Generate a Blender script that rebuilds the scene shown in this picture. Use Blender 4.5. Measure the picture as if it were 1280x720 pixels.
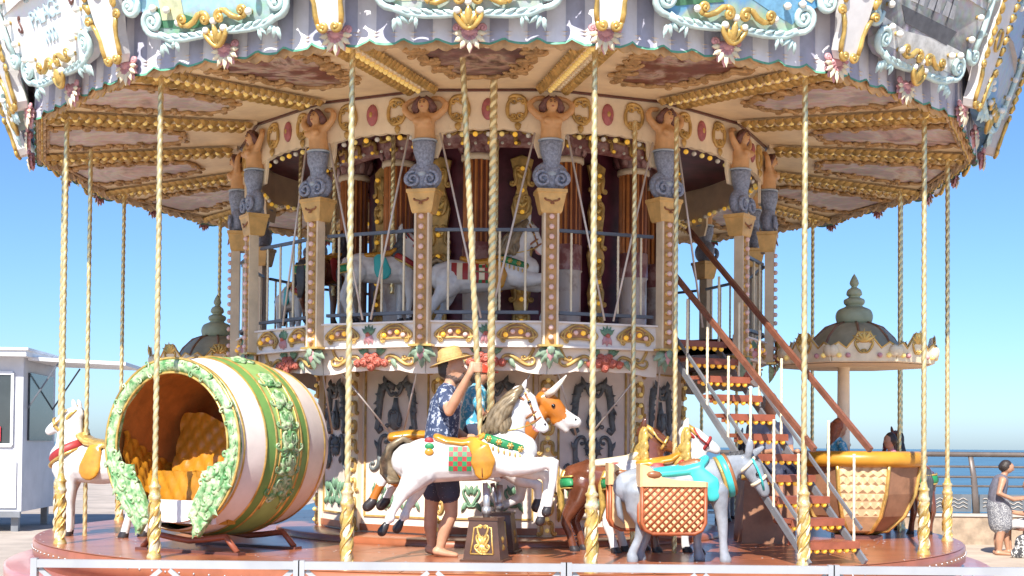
import bpy, math, random
import numpy as np
from mathutils import Matrix, Vector, Euler
random.seed(7)
for _o in list(bpy.data.objects): bpy.data.objects.remove(_o)
SC = bpy.context.scene
COL = SC.collection
R = math.radians
PI = math.pi
# ------------------------------------------------------------------ camera, world, sun, exposure
EYE = 1.85; DIST = 14.8; FPX = 1600.0
PITCH, ROLL = 1.3, 0.5
cam_d = bpy.data.cameras.new('camera'); cam = bpy.data.objects.new('camera', cam_d); COL.objects.link(cam)
cam_d.sensor_width = 36.0; cam_d.lens = 36.0 * FPX / 1280.0
cam_d.clip_start = 0.1; cam_d.clip_end = 9000
cam_d.shift_y = (196 - FPX * math.tan(R(PITCH))) / 1280.0
cam.matrix_world = Matrix.Translation((0.12, -DIST, EYE)) @ Matrix.Rotation(R(90 + PITCH), 4, 'X') @ Matrix.Rotation(R(ROLL), 4, 'Z')
SC.camera = cam
SUN_AZ, SUN_EL = -14.0, 43.0           # azimuth from straight behind the camera, + is towards the right
world = bpy.data.worlds.new('World'); SC.world = world; world.use_nodes = True
_nt = world.node_tree; _bg = _nt.nodes['Background']
_sky = _nt.nodes.new('ShaderNodeTexSky'); _sky.sky_type = 'NISHITA'; _sky.sun_disc = False
_sky.sun_elevation = R(SUN_EL); _sky.sun_rotation = R(180 - SUN_AZ)
_sky.air_density = 0.9; _sky.dust_density = 0.65; _sky.ozone_density = 10.0; _sky.altitude = 0
_nt.links.new(_sky.outputs[0], _bg.inputs[0]); _bg.inputs[1].default_value = 0.053
sun_d = bpy.data.lights.new('sun', 'SUN'); sun = bpy.data.objects.new('sun', sun_d); COL.objects.link(sun)
sun_d.energy = 2.3; sun_d.angle = R(0.5); sun_d.color = (1.0, 0.95, 0.86)
_sd = Vector((math.sin(R(SUN_AZ)) * math.cos(R(SUN_EL)), -math.cos(R(SUN_AZ)) * math.cos(R(SUN_EL)), math.sin(R(SUN_EL))))
sun.rotation_euler = (-_sd).to_track_quat('-Z', 'Y').to_euler(); sun.location = _sd * 30
SC.view_settings.view_transform = 'Standard'; SC.view_settings.look = 'None'
SC.view_settings.exposure = 1.85; SC.view_settings.gamma = 1.0; SC.view_settings.use_curve_mapping = False
SC.cycles.max_bounces = 8; SC.cycles.diffuse_bounces = 5; SC.cycles.glossy_bounces = 4
# ------------------------------------------------------------------ helpers
def W(px, py, d):
    """photo pixel and distance from the camera -> a point in the place"""
    x = px - (556 - py) * 0.009
    return Vector((0.12 + (x - 640) / FPX * d, -DIST + d, EYE + (556 - py) / FPX * d))
def V(*a): return Vector(a)
MATS = {}
def mat(name, rgb, rough=0.5, metal=0.0, var=0.12, scale=6.0, bump=0.0, bscale=60.0, coat=0.0, emit=0.0, second=None, lo=0.35, hi=0.65):
    m = bpy.data.materials.new(name); m.use_nodes = True; MATS[name] = m
    nt = m.node_tree; b = nt.nodes['Principled BSDF']
    b.inputs['Roughness'].default_value = rough; b.inputs['Metallic'].default_value = metal
    b.inputs['Coat Weight'].default_value = coat; b.inputs['Coat Roughness'].default_value = 0.12
    geo = nt.nodes.new('ShaderNodeNewGeometry')
    n = nt.nodes.new('ShaderNodeTexNoise'); n.inputs['Scale'].default_value = scale; n.inputs['Detail'].default_value = 5; n.inputs['Roughness'].default_value = 0.6
    nt.links.new(geo.outputs['Position'], n.inputs['Vector'])
    cr = nt.nodes.new('ShaderNodeValToRGB'); e = cr.color_ramp.elements
    e[0].position = lo; e[1].position = hi
    c2 = second if second else tuple(min(1, c * (1 + var)) for c in rgb)
    c1 = rgb if second else tuple(c * (1 - var) for c in rgb)
    e[0].color = (*c1, 1); e[1].color = (*c2, 1)
    nt.links.new(n.outputs['Fac'], cr.inputs[0]); nt.links.new(cr.outputs[0], b.inputs['Base Color'])
    if bump:
        n2 = nt.nodes.new('ShaderNodeTexNoise'); n2.inputs['Scale'].default_value = bscale; n2.inputs['Detail'].default_value = 3
        nt.links.new(geo.outputs['Position'], n2.inputs['Vector'])
        bp = nt.nodes.new('ShaderNodeBump'); bp.inputs['Strength'].default_value = bump; bp.inputs['Distance'].default_value = 0.01
        nt.links.new(n2.outputs['Fac'], bp.inputs['Height']); nt.links.new(bp.outputs[0], b.inputs['Normal'])
    if emit:
        b.inputs['Emission Color'].default_value = (*rgb, 1); b.inputs['Emission Strength'].default_value = emit
    return m
class G:
    """a bag of faces with material names, built into ONE mesh"""
    def __init__(s): s.v = []; s.f = []; s.m = []; s.s = []
    def add(s, vs, fs, m, M=None, smooth=True):
        k = len(s.v)
        s.v.extend([tuple(M @ Vector(p)) for p in vs] if M is not None else [tuple(p) for p in vs])
        for f in fs: s.f.append(tuple(i + k for i in f)); s.m.append(m); s.s.append(smooth)
        return s
    def join(s, o, M=None, m=None):
        k = len(s.v)
        s.v.extend([tuple(M @ Vector(p)) for p in o.v] if M is not None else o.v)
        flip = M is not None and M.to_3x3().determinant() < 0
        for f, mm, sm in zip(o.f, o.m, o.s):
            f = tuple(i + k for i in f)
            s.f.append(f[::-1] if flip else f); s.m.append(m or mm); s.s.append(sm)
        return s
    def box(s, c, d, m, M=None, taper=1.0):
        x, y, z = c; a, b, h = d[0] / 2, d[1] / 2, d[2] / 2
        vs = [(x + i * a * (taper if k > 0 else 1), y + j * b * (taper if k > 0 else 1), z + k * h) for k in (-1, 1) for j in (-1, 1) for i in (-1, 1)]
        return s.add(vs, [(0, 2, 3, 1), (4, 5, 7, 6), (0, 1, 5, 4), (2, 6, 7, 3), (0, 4, 6, 2), (1, 3, 7, 5)], m, M, False)
    def bar(s, a, b, w, h, m):
        a = Vector(a); b = Vector(b); d = (b - a); L = d.length; d.normalize()
        up = Vector((0, 0, 1)) if abs(d.z) < 0.95 else Vector((0, 1, 0))
        sx = d.cross(up).normalized(); sy = sx.cross(d)
        vs = []
        for p in (a, b):
            for i, j in ((-1, -1), (1, -1), (1, 1), (-1, 1)): vs.append(p + sx * i * w / 2 + sy * j * h / 2)
        return s.add(vs, [(3, 2, 1, 0), (4, 5, 6, 7), (0, 1, 5, 4), (1, 2, 6, 5), (2, 3, 7, 6), (3, 0, 4, 7)], m, None, False)
    def tube(s, path, r, m, seg=6, M=None, lat=None, sy=1.0, cap=True, rnd=False):
        P = [Vector(p) for p in path]; n = len(P)
        rr = list(r) if hasattr(r, '__len__') else [r] * n
        T = [(P[min(i + 1, n - 1)] - P[max(i - 1, 0)]).normalized() for i in range(n)]
        if rnd:
            for end in (0, -1):
                t = T[end] * (1 if end == -1 else -1); p0 = P[end]; r0 = rr[end]
                for a in (30, 60, 82):
                    q = p0 + t * r0 * math.sin(R(a)); q_r = r0 * math.cos(R(a))
                    if end == -1: P.append(q); rr.append(q_r); T.append(T[-1])
                    else: P.insert(0, q); rr.insert(0, q_r); T.insert(0, T[0])
            n = len(P)
        if lat is None:
            u = T[0].orthogonal().normalized()
            for cand in (Vector((0, 0, 1)), Vector((0, 1, 0))):
                if abs(T[0].dot(cand)) < 0.8: u = (cand - T[0] * cand.dot(T[0])).normalized(); break
        vs = []
        for i in range(n):
            if lat is not None:
                L_ = Vector(lat); u1 = (L_ - T[i] * L_.dot(T[i]))
                u1 = u1.normalized() if u1.length > 1e-4 else T[i].orthogonal().normalized()
            else:
                u = u - T[i] * u.dot(T[i]); u.normalize(); u1 = u
            w = T[i].cross(u1)
            for k in range(seg):
                a = 2 * PI * k / seg
                vs.append(P[i] + u1 * math.cos(a) * rr[i] * sy + w * math.sin(a) * rr[i])
        fs = []
        for i in range(n - 1):
            for k in range(seg):
                k2 = (k + 1) % seg
                fs.append((i * seg + k, i * seg + k2, (i + 1) * seg + k2, (i + 1) * seg + k))
        if cap: fs.append(tuple(range(seg))[::-1]); fs.append(tuple((n - 1) * seg + k for k in range(seg)))
        return s.add(vs, fs, m, M)
    def lathe(s, prof, m, seg=16, M=None, a0=0.0, a1=2 * PI, smooth=True, caps=True):
        full = abs(a1 - a0 - 2 * PI) < 1e-6; k = seg if full else seg + 1
        vs = [(r * math.cos(a0 + (a1 - a0) * j / seg), r * math.sin(a0 + (a1 - a0) * j / seg), z) for r, z in prof for j in range(k)]
        fs = []
        for i in range(len(prof) - 1):
            for j in range(seg):
                j2 = (j + 1) % k
                fs.append((i * k + j, i * k + j2, (i + 1) * k + j2, (i + 1) * k + j))
        if caps and full:
            if prof[0][0] > 1e-4: fs.append(tuple(range(k))[::-1])
            if prof[-1][0] > 1e-4: fs.append(tuple((len(prof) - 1) * k + j for j in range(k)))
        return s.add(vs, fs, m, M, smooth)
    def ball(s, c, r, m, M=None, seg=8, rings=5):
        r = r if hasattr(r, '__len__') else (r, r, r)
        vs = [(c[0], c[1], c[2] - r[2])]
        for i in range(1, rings):
            a = PI * i / rings
            for j in range(seg): vs.append((c[0] + r[0] * math.sin(a) * math.cos(2 * PI * j / seg), c[1] + r[1] * math.sin(a) * math.sin(2 * PI * j / seg), c[2] - r[2] * math.cos(a)))
        vs.append((c[0], c[1], c[2] + r[2])); last = len(vs) - 1
        fs = [(0, 1 + (j + 1) % seg, 1 + j) for j in range(seg)]
        for i in range(rings - 2):
            for j in range(seg):
                a = 1 + i * seg + j; b = 1 + i * seg + (j + 1) % seg
                fs.append((a, b, b + seg, a + seg))
        fs += [(last, last - seg + j, last - seg + (j + 1) % seg) for j in range(seg)]
        return s.add(vs, fs, m, M)
    def slab(s, pts, t, m, M=None, bev=0.0):
        """polygon in local xy, thickness t along +z"""
        n = len(pts); cx = sum(p[0] for p in pts) / n; cy = sum(p[1] for p in pts) / n
        vs = [(x, y, 0) for x, y in pts]
        if bev:
            vs += [(x, y, t - bev) for x, y in pts]
            q = []
            for i, (x, y) in enumerate(pts):
                dx, dy = cx - x, cy - y; l = math.hypot(dx, dy) or 1
                q.append((x + dx / l * bev, y + dy / l * bev, t))
            vs += q; lv = 3
        else: vs += [(x, y, t) for x, y in pts]; lv = 2
        fs = [tuple(range(n))[::-1], tuple((lv - 1) * n + i for i in range(n))]
        for l in range(lv - 1):
            for i in range(n): fs.append((l * n + i, l * n + (i + 1) % n, (l + 1) * n + (i + 1) % n, (l + 1) * n + i))
        return s.add(vs, fs, m, M, False)
    def warp(s, f): s.v = [tuple(f(*p)) for p in s.v]; return s
    def mesh(s, name):
        me = bpy.data.meshes.new(name); me.from_pydata(s.v, [], s.f)
        names = list(dict.fromkeys(s.m))
        for nm in names: me.materials.append(MATS[nm])
        ix = {nm: i for i, nm in enumerate(names)}
        me.polygons.foreach_set('material_index', [ix[q] for q in s.m]); me.polygons.foreach_set('use_smooth', s.s)
        me.update(); return me
def ob(name, g, parent=None, M=None, label=None):
    me = g.mesh(name) if isinstance(g, G) else g
    o = bpy.data.objects.new(name, me); COL.objects.link(o)
    if parent is not None: o.parent = parent
    if M is not None: o.matrix_local = M
    if label: o['label'] = label
    return o
def thing(name, label, cat, loc=(0, 0, 0), rz=0.0, group=None, sc=1.0):
    o = bpy.data.objects.new(name, None); COL.objects.link(o); o.empty_display_size = 0.1
    o.location = loc; o.rotation_euler = (0, 0, rz); o.scale = (sc, sc, sc)
    return tag(o, label, cat, group)
def tag(o, label, cat, group=None):
    o['label'] = label; o['category'] = cat
    if group: o['group'] = group
    return o
def struct(o): o['kind'] = 'structure'; return o
def stuff(o): o['kind'] = 'stuff'; return o
def copy_tree(o, parent=None):
    c = o.copy(); COL.objects.link(c); c.parent = parent
    for ch in list(o.children): copy_tree(ch, c)
    return c
def bay(th, r, z, tilt=0.0):
    """frame on the round: x to the right seen from outside, y up, z outwards"""
    a = R(th); n = Vector((math.sin(a), -math.cos(a), 0)); t = Vector((math.cos(a), math.sin(a), 0)); u = Vector((0, 0, 1))
    M = Matrix(((t.x, u.x, n.x, n.x * r), (t.y, u.y, n.y, n.y * r), (t.z, u.z, n.z, z), (0, 0, 0, 1)))
    return M @ Matrix.Rotation(R(tilt), 4, 'X') if tilt else M
def pol(th, r, z): return Vector((r * math.sin(R(th)), -r * math.cos(R(th)), z))
def T3(x, y, z=0.0): return Matrix.Translation((x, y, z))
def RZ(a): return Matrix.Rotation(R(a), 4, 'Z')
def SX(x, y=None, z=None): return Matrix.Diagonal((x, y if y is not None else x, z if z is not None else (y if y is not None else x), 1))
def curve_prof(prof, n=4):
    out = []; P = [np.array(p, float) for p in prof]; P = [P[0]] + P + [P[-1]]
    for i in range(1, len(P) - 2):
        for k in range(n):
            t = k / n; p0, p1, p2, p3 = P[i - 1], P[i], P[i + 1], P[i + 2]
            q = 0.5 * (2 * p1 + (p2 - p0) * t + (2 * p0 - 5 * p1 + 4 * p2 - p3) * t * t + (3 * p1 - p0 - 3 * p2 + p3) * t ** 3); out.append((max(0.0, q[0]), q[1]))
    return out + [prof[-1]]
# scrolls: Euler spirals swept as tapering tubes in the local xy plane
def scroll_path(ang, L, kind, b, a=0.0, p=3.0, n=15):
    p = min(p, 1.7); L = L * 1.3; b = math.copysign(R(270 + (abs(b) - 26) * 4) * (p + 1) / (L / 2), b); n = max(n, 14)
    def half(sg):
        pts = []; x = y = 0.0; th = R(ang) + (PI if sg < 0 else 0); N = n
        for i in range(N):
            t = (i + 0.5) / N
            k = (a + b * t ** p) * (1 if kind == 'C' else sg)
            k = k if sg > 0 else -k
            th += k * L / 2 / N; x += math.cos(th) * L / 2 / N; y += math.sin(th) * L / 2 / N
            pts.append((x, y))
        return pts
    return half(-1)[::-1] + [(0, 0)] + half(1)
def scroll(g, x, y, ang, L, kind, b, m, a=0.0, p=3.0, r=0.02, z=0.0, sx=1, n=13, seg=5, taper=0.62, flat=1.0, eye=True):
    pts = scroll_path(ang, L, kind, b, a, p, n); N = len(pts)
    rr = [r * (1 - taper * abs(2 * i / (N - 1) - 1) ** 1.5) for i in range(N)]
    P = [(sx * (x + q[0]) if sx < 0 else x + q[0], y + q[1], z) for q in pts]
    g.tube(P, rr, m, seg, lat=(0, 0, 1), sy=flat)
    if eye:
        for q in (P[0], P[-1]): g.ball(q, r * 0.75, m, seg=6, rings=4)
    return g
def volute(g, cx, cy, r0, a0, turns, m, r=0.03, z=0.06, sx=1, sgn=1, tail=0.0, seg=7):
    n = int(14 * turns) + 2; P = []; rr = []
    if tail: 
        t0 = R(a0); tx, ty = math.sin(t0) * sgn, -math.cos(t0) * sgn
        for k in (1.0, 0.5): P.append((sx * (cx + r0 * math.cos(t0) + tx * tail * k), cy + r0 * math.sin(t0) + ty * tail * k, z)); rr.append(r * (0.6 if k == 1 else 0.85))
    for i in range(n + 1):
        t = i / n; an = R(a0) + sgn * 2 * PI * turns * t; q = r0 * (1 - 0.86 * t ** 0.8)
        P.append((sx * (cx + q * math.cos(an)), cy + q * math.sin(an), z + 0.012 * t)); rr.append(r * (1 - 0.45 * t))
    g.tube(P, rr, m, seg, lat=(0, 0, 1)); g.ball(P[-1], r * 0.8, m, seg=7, rings=5); return g
def leaf(g, x, y, ang, L, w, m, z=0.0, h=0.02, n=5):
    """a pointed, ridged leaf lying on the local xy plane"""
    c, s_ = math.cos(R(ang)), math.sin(R(ang)); vs = []; fs = []
    for i in range(n + 1):
        t = i / n; ww = w / 2 * math.sin(PI * (0.12 + 0.88 * t) ** 0.8) * (1.0 if i % 2 else 0.8); hh = h * math.sin(PI * min(1, t * 0.9 + 0.1))
        if i == n: ww = 0.001
        for j, q in ((-1, 0.0), (0, 1.0), (1, 0.0)):
            lx = t * L; ly = j * ww
            vs.append((x + lx * c - ly * s_, y + lx * s_ + ly * c, z + 0.002 + hh * q + 0.004 * (j == 0)))
    for i in range(n):
        for j in range(2): fs.append((i * 3 + j, (i + 1) * 3 + j, (i + 1) * 3 + j + 1, i * 3 + j + 1))
    fs = [f[::-1] for f in fs]
    return g.add(vs, fs, m)
# one continuous sculpted skin out of overlapping limbs
def sculpt(name, prims, voxel, smooth=4, pick=None, s=1.0):
    """prims: (points [(x,y,z,r)], lateral scale, material)"""
    g = G()
    for pts, sy, m in prims:
        if len(pts) == 1:
            x, y, z, r = pts[0]; g.ball((x, y, z), (r, r * sy, r), m, seg=14, rings=9)
        else:
            g.tube([p[:3] for p in pts], [p[3] for p in pts], m, 14, lat=(0.03, 1, 0.02), sy=sy, rnd=True)
    me = g.mesh(name + '_raw'); o = bpy.data.objects.new(name, me); COL.objects.link(o)
    md = o.modifiers.new('r', 'REMESH'); md.mode = 'VOXEL'; md.voxel_size = voxel; md.use_smooth_shade = True
    ms = o.modifiers.new('s', 'SMOOTH'); ms.factor = 0.5; ms.iterations = smooth
    dg = bpy.context.evaluated_depsgraph_get(); out = bpy.data.meshes.new_from_object(o.evaluated_get(dg))
    bpy.data.objects.remove(o); bpy.data.meshes.remove(me); out.name = name
    names = list(dict.fromkeys(p[2] for p in prims)); extra = []
    S = []; RR = []; MI = []; SY = []
    for pts, sy, m in prims:
        q = [np.array(p, dtype=float) for p in pts]
        for a, b in (zip(q[:-1], q[1:]) if len(q) > 1 else [(q[0], q[0])]):
            for t in np.linspace(0, 1, 7): c = a * (1 - t) + b * t; S.append(c[:3]); RR.append(c[3]); MI.append(names.index(m)); SY.append(sy)
    S = np.array(S); RR = np.array(RR); MI = np.array(MI); SY = np.array(SY)
    n = len(out.polygons); C = np.empty(n * 3); out.polygons.foreach_get('center', C); C = C.reshape(-1, 3)
    idx = np.zeros(n, dtype=int)
    for i in range(0, n, 4000):
        d = C[i:i + 4000, None, :] - S[None]; d[:, :, 1] /= SY[None]
        idx[i:i + 4000] = MI[(np.linalg.norm(d, axis=2) - RR[None]).argmin(1)]
    if pick is not None:
        for i in range(n):
            r_ = pick(C[i], names[idx[i]])
            if r_ is not None:
                if r_ not in names: names.append(r_)
                idx[i] = names.index(r_)
    out.materials.clear()
    for nm in names: out.materials.append(MATS[nm])
    out.polygons.foreach_set('material_index', idx.astype(np.int32)); out.polygons.foreach_set('use_smooth', [True] * n)
    out.update(); return out
def recolour(me, name, swap):
    m2 = me.copy(); m2.name = name
    for i, m in enumerate(m2.materials):
        if m.name in swap: m2.materials[i] = MATS[swap[m.name]]
    return m2
# ------------------------------------------------------------------ materials
mat('gold', (0.64, 0.43, 0.13), 0.32, 0.5, 0.3, 9, 0.25, 50)
mat('old_gold', (0.54, 0.35, 0.115), 0.42, 0.25, 0.35, 9, 0.3, 50)
mat('brass', (0.82, 0.67, 0.36), 0.26, 0.65, 0.15, 5, 0.05)
mat('brass_groove', (0.50, 0.37, 0.16), 0.45, 0.4, 0.2, 6)
mat('frame_brown', (0.46, 0.28, 0.12), 0.5, 0.1, 0.35, 9, 0.2, 50)
mat('aqua', (0.54, 0.70, 0.68), 0.4, 0, 0.18, 7, 0.2, 40)
mat('white_paint', (0.68, 0.66, 0.65), 0.42, 0, 0.08, 5, 0.05)
mat('white_gloss', (0.70, 0.69, 0.68), 0.24, 0, 0.07, 7, 0.12, 22, coat=0.3, second=(0.52, 0.50, 0.50), lo=0.48, hi=0.72)
mat('cream', (0.86, 0.72, 0.52), 0.5, 0, 0.1, 4, 0.08)
mat('pleat_white', (0.76, 0.74, 0.78), 0.55, 0, 0.06, 8)
mat('pleat_mauve', (0.42, 0.42, 0.52), 0.55, 0, 0.1, 8)
mat('green_edge', (0.12, 0.36, 0.24), 0.5, 0, 0.2, 8)
mat('ceiling_tan', (0.90, 0.71, 0.45), 0.55, 0, 0.14, 2.2, 0.05)
mat('fringe', (0.54, 0.34, 0.17), 0.55, 0, 0.3, 7, 0.15)
mat('fringe_tan', (0.62, 0.46, 0.29), 0.6, 0, 0.25, 5, 0.15)
mat('corbel_pink', (0.60, 0.30, 0.32), 0.5, 0, 0.2, 10)
mat('ivory', (0.78, 0.68, 0.48), 0.42, 0, 0.12, 8)
mat('bulb_warm', (0.95, 0.72, 0.24), 0.15, 0, 0.05, 5, emit=0.05)
mat('bulb_amber', (0.90, 0.50, 0.06), 0.15, 0, 0.05, 5, emit=0.12)
mat('bulb_white', (0.82, 0.80, 0.72), 0.12, 0, 0.06, 5)
mat('bulb_pink', (0.84, 0.58, 0.52), 0.14, 0, 0.06, 5)
mat('mirror_dark', (0.34, 0.27, 0.26), 0.08, 0.3, 0.25, 3)
mat('skin_carved', (0.66, 0.38, 0.18), 0.42, 0, 0.12, 9)
mat('hair_carved', (0.16, 0.07, 0.06), 0.5, 0, 0.3, 30, 0.6, 60)
mat('tail_blue', (0.27, 0.31, 0.42), 0.4, 0, 0.3, 45, 0.8, 70)
mat('tail_pale', (0.42, 0.50, 0.58), 0.4, 0, 0.15, 9)
mat('capital_tan', (0.70, 0.43, 0.15), 0.45, 0.1, 0.18, 7)
mat('shaft_tan', (0.74, 0.60, 0.42), 0.5, 0, 0.12, 5)
mat('inlay_orange', (0.50, 0.27, 0.09), 0.45, 0, 0.2, 8)
mat('band_white', (0.80, 0.73, 0.67), 0.5, 0, 0.07, 4)
mat('cartouche', (0.42, 0.22, 0.12), 0.5, 0, 0.2, 9)
mat('rail_grey', (0.12, 0.13, 0.15), 0.4, 0.3, 0.15, 5)
mat('rod_pale', (0.62, 0.56, 0.52), 0.4, 0.2, 0.1, 5)
mat('core_pink', (0.84, 0.72, 0.61), 0.5, 0, 0.1, 2.5, 0.05)
mat('slate_carving', (0.14, 0.155, 0.16), 0.42, 0, 0.35, 10)
mat('rose_red', (0.48, 0.13, 0.09), 0.5, 0, 0.25, 14)
mat('leaf_green', (0.15, 0.27, 0.17), 0.5, 0, 0.3, 12)
mat('acanthus', (0.26, 0.36, 0.25), 0.5, 0, 0.3, 12)
mat('burgundy', (0.13, 0.025, 0.042), 0.5, 0, 0.4, 4, 0.2, 14)
mat('flute_orange', (0.56, 0.20, 0.05), 0.4, 0, 0.2, 6)
mat('flute_groove', (0.20, 0.055, 0.02), 0.5, 0, 0.2, 6)
mat('marble_white', (0.62, 0.56, 0.52), 0.3, 0, 0.1, 4, second=(0.40, 0.30, 0.27), lo=0.52, hi=0.62)
mat('marble_red', (0.26, 0.10, 0.10), 0.3, 0, 0.1, 9, second=(0.46, 0.28, 0.26), lo=0.45, hi=0.6)
mat('medallion_red', (0.42, 0.13, 0.14), 0.45, 0, 0.2, 20)
mat('deck_red', (0.36, 0.118, 0.054), 0.32, 0, 0.25, 3.2, 0.08, 14, coat=0.15, second=(0.27, 0.09, 0.04), lo=0.42, hi=0.66)
mat('deck_step', (0.50, 0.20, 0.17), 0.3, 0, 0.12, 2, coat=0.3)
mat('deck_dark', (0.13, 0.05, 0.04), 0.35, 0, 0.3, 2)
mat('steel', (0.50, 0.51, 0.53), 0.35, 0.7, 0.1, 4)
mat('stair_grey', (0.22, 0.23, 0.25), 0.4, 0.3, 0.12, 4)
mat('handrail_wood', (0.20, 0.075, 0.045), 0.35, 0, 0.25, 8, coat=0.2)
mat('tread_red', (0.30, 0.085, 0.045), 0.35, 0, 0.2, 6)
mat('barrier_white', (0.40, 0.41, 0.43), 0.4, 0.2, 0.08, 3)
mat('sleeve_gold', (0.62, 0.44, 0.13), 0.34, 0.4, 0.12, 14, 0.4, 40, second=(0.72, 0.66, 0.46), lo=0.45, hi=0.62)
mat('hoof', (0.035, 0.03, 0.032), 0.35, 0, 0.2, 6)
mat('mane_bronze', (0.22, 0.165, 0.10), 0.38, 0.25, 0.35, 16)
mat('mane_gold', (0.55, 0.37, 0.10), 0.34, 0.35, 0.3, 16)
mat('mane_dark', (0.05, 0.05, 0.055), 0.45, 0, 0.3, 14)
mat('leather', (0.54, 0.25, 0.025), 0.3, 0, 0.22, 6, coat=0.35)
mat('leather_brown', (0.30, 0.12, 0.05), 0.35, 0, 0.2, 8)
mat('cloth_red', (0.34, 0.03, 0.03), 0.5, 0, 0.15, 9)
mat('cloth_green', (0.02, 0.22, 0.08), 0.45, 0, 0.18, 9)
mat('cloth_teal', (0.05, 0.46, 0.46), 0.4, 0, 0.12, 5)
mat('horse_brown', (0.14, 0.045, 0.022), 0.22, 0, 0.3, 5, coat=0.5)
mat('donkey_grey', (0.27, 0.295, 0.335), 0.32, 0, 0.22, 7, 0.1, 40, coat=0.2)
mat('cow_orange', (0.46, 0.15, 0.018), 0.3, 0, 0.15, 5, coat=0.25)
mat('black_gloss', (0.012, 0.011, 0.012), 0.15, 0, 0.1, 5)
mat('tongue_pink', (0.62, 0.28, 0.28), 0.4, 0, 0.1, 5)
mat('horn', (0.78, 0.72, 0.60), 0.35, 0, 0.12, 9)
mat('barrel_green', (0.16, 0.32, 0.085), 0.42, 0, 0.12, 4, 0.08, 9)
mat('barrel_lime', (0.28, 0.45, 0.15), 0.42, 0, 0.12, 4, 0.08, 9)
mat('barrel_white', (0.76, 0.68, 0.63), 0.4, 0, 0.07, 4, 0.15, 9)
mat('carving_green', (0.10, 0.27, 0.095), 0.42, 0, 0.1, 15, second=(0.58, 0.66, 0.42), lo=0.40, hi=0.66)
mat('quilt_orange', (0.48, 0.20, 0.016), 0.38, 0, 0.15, 5)
mat('lining_brown', (0.50, 0.185, 0.05), 0.42, 0, 0.2, 5, 0.3, 24)
mat('basket_red', (0.34, 0.095, 0.035), 0.42, 0, 0.2, 12)
mat('basket_cream', (0.70, 0.47, 0.24), 0.5, 0, 0.1, 8)
mat('stand_brown', (0.085, 0.038, 0.02), 0.35, 0, 0.3, 5, coat=0.2)
mat('skin', (0.46, 0.24, 0.145), 0.48, 0, 0.12, 8)
mat('skin_tan', (0.54, 0.285, 0.175), 0.48, 0, 0.12, 8)
mat('hair_dark', (0.035, 0.024, 0.02), 0.5, 0, 0.3, 60, 0.5, 90)
mat('hair_grey', (0.30, 0.28, 0.27), 0.55, 0, 0.3, 60, 0.5, 90)
mat('hair_red', (0.30, 0.085, 0.035), 0.5, 0, 0.3, 40, 0.5, 90)
mat('beard', (0.13, 0.085, 0.07), 0.6, 0, 0.4, 60, 0.5, 90)
mat('shirt_navy', (0.035, 0.055, 0.12), 0.7, 0, 0.1, 26, 0, second=(0.42, 0.46, 0.56), lo=0.53, hi=0.585)
mat('shorts_navy', (0.035, 0.04, 0.075), 0.7, 0, 0.1, 70, 0, second=(0.42, 0.44, 0.50), lo=0.66, hi=0.70)
mat('shirt_blue', (0.07, 0.36, 0.54), 0.7, 0, 0.1, 30, 0, second=(0.50, 0.66, 0.70), lo=0.5, hi=0.58)
mat('cap_red', (0.60, 0.06, 0.03), 0.6)
mat('straw', (0.52, 0.33, 0.12), 0.65, 0, 0.15, 30, 0.4, 120)
mat('shirt_grey', (0.17, 0.18, 0.24), 0.7)
mat('dress_grey', (0.15, 0.14, 0.17), 0.75, 0, 0.2, 12)
mat('skirt_dots', (0.16, 0.16, 0.18), 0.75, 0, 0.1, 60, 0, second=(0.56, 0.55, 0.54), lo=0.5, hi=0.6)
mat('cloth_white', (0.70, 0.68, 0.66), 0.7, 0, 0.1, 8)
mat('bag_floral', (0.05, 0.05, 0.055), 0.7, 0, 0.1, 22, 0, second=(0.68, 0.66, 0.62), lo=0.5, hi=0.56)
mat('pink_cloth', (0.62, 0.22, 0.30), 0.7)
mat('boat_brown', (0.28, 0.14, 0.08), 0.4, 0, 0.2, 6)
mat('boat_scale', (0.68, 0.50, 0.29), 0.4, 0, 0.15, 9)
mat('boat_cushion', (0.54, 0.25, 0.025), 0.35, 0, 0.15, 5, 0.15, 14)
mat('dome_grey', (0.36, 0.34, 0.23), 0.5, 0, 0.2, 5)
mat('dome_green', (0.38, 0.42, 0.28), 0.5, 0, 0.15, 6)
mat('kiosk_white', (0.78, 0.78, 0.79), 0.45, 0, 0.06, 2)
mat('kiosk_grey', (0.58, 0.58, 0.61), 0.5, 0, 0.08, 2)
mat('glass_dark', (0.05, 0.06, 0.065), 0.06, 0, 0.2, 1)
mat('sign_red', (0.52, 0.035, 0.045), 0.4)
mat('sign_white', (0.80, 0.78, 0.78), 0.4)
mat('text_blue', (0.50, 0.64, 0.70), 0.5)
mat('asphalt', (0.44, 0.37, 0.31), 0.85, 0, 0.2, 0.9, 0.4, 60)
mat('paving', (0.52, 0.41, 0.31), 0.8, 0, 0.16, 1.4, 0.2, 40)
mat('wall_stone', (0.36, 0.27, 0.19), 0.85, 0, 0.25, 4, 0.5, 30)
mat('concrete', (0.48, 0.43, 0.38), 0.8, 0, 0.12, 3, 0.2, 30)
mat('slate_panel', (0.13, 0.145, 0.16), 0.6, 0, 0.15, 4)
mat('rail_brown', (0.17, 0.14, 0.125), 0.45, 0.3, 0.15, 4)
mat('sand', (0.55, 0.42, 0.31), 0.9, 0, 0.15, 0.6)
mat('sea', (0.045, 0.125, 0.17), 0.32, 0, 0.25, 0.05, 0.5, 0.9)
mat('sun_block_roof', (0.62, 0.58, 0.55), 0.7)
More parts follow.
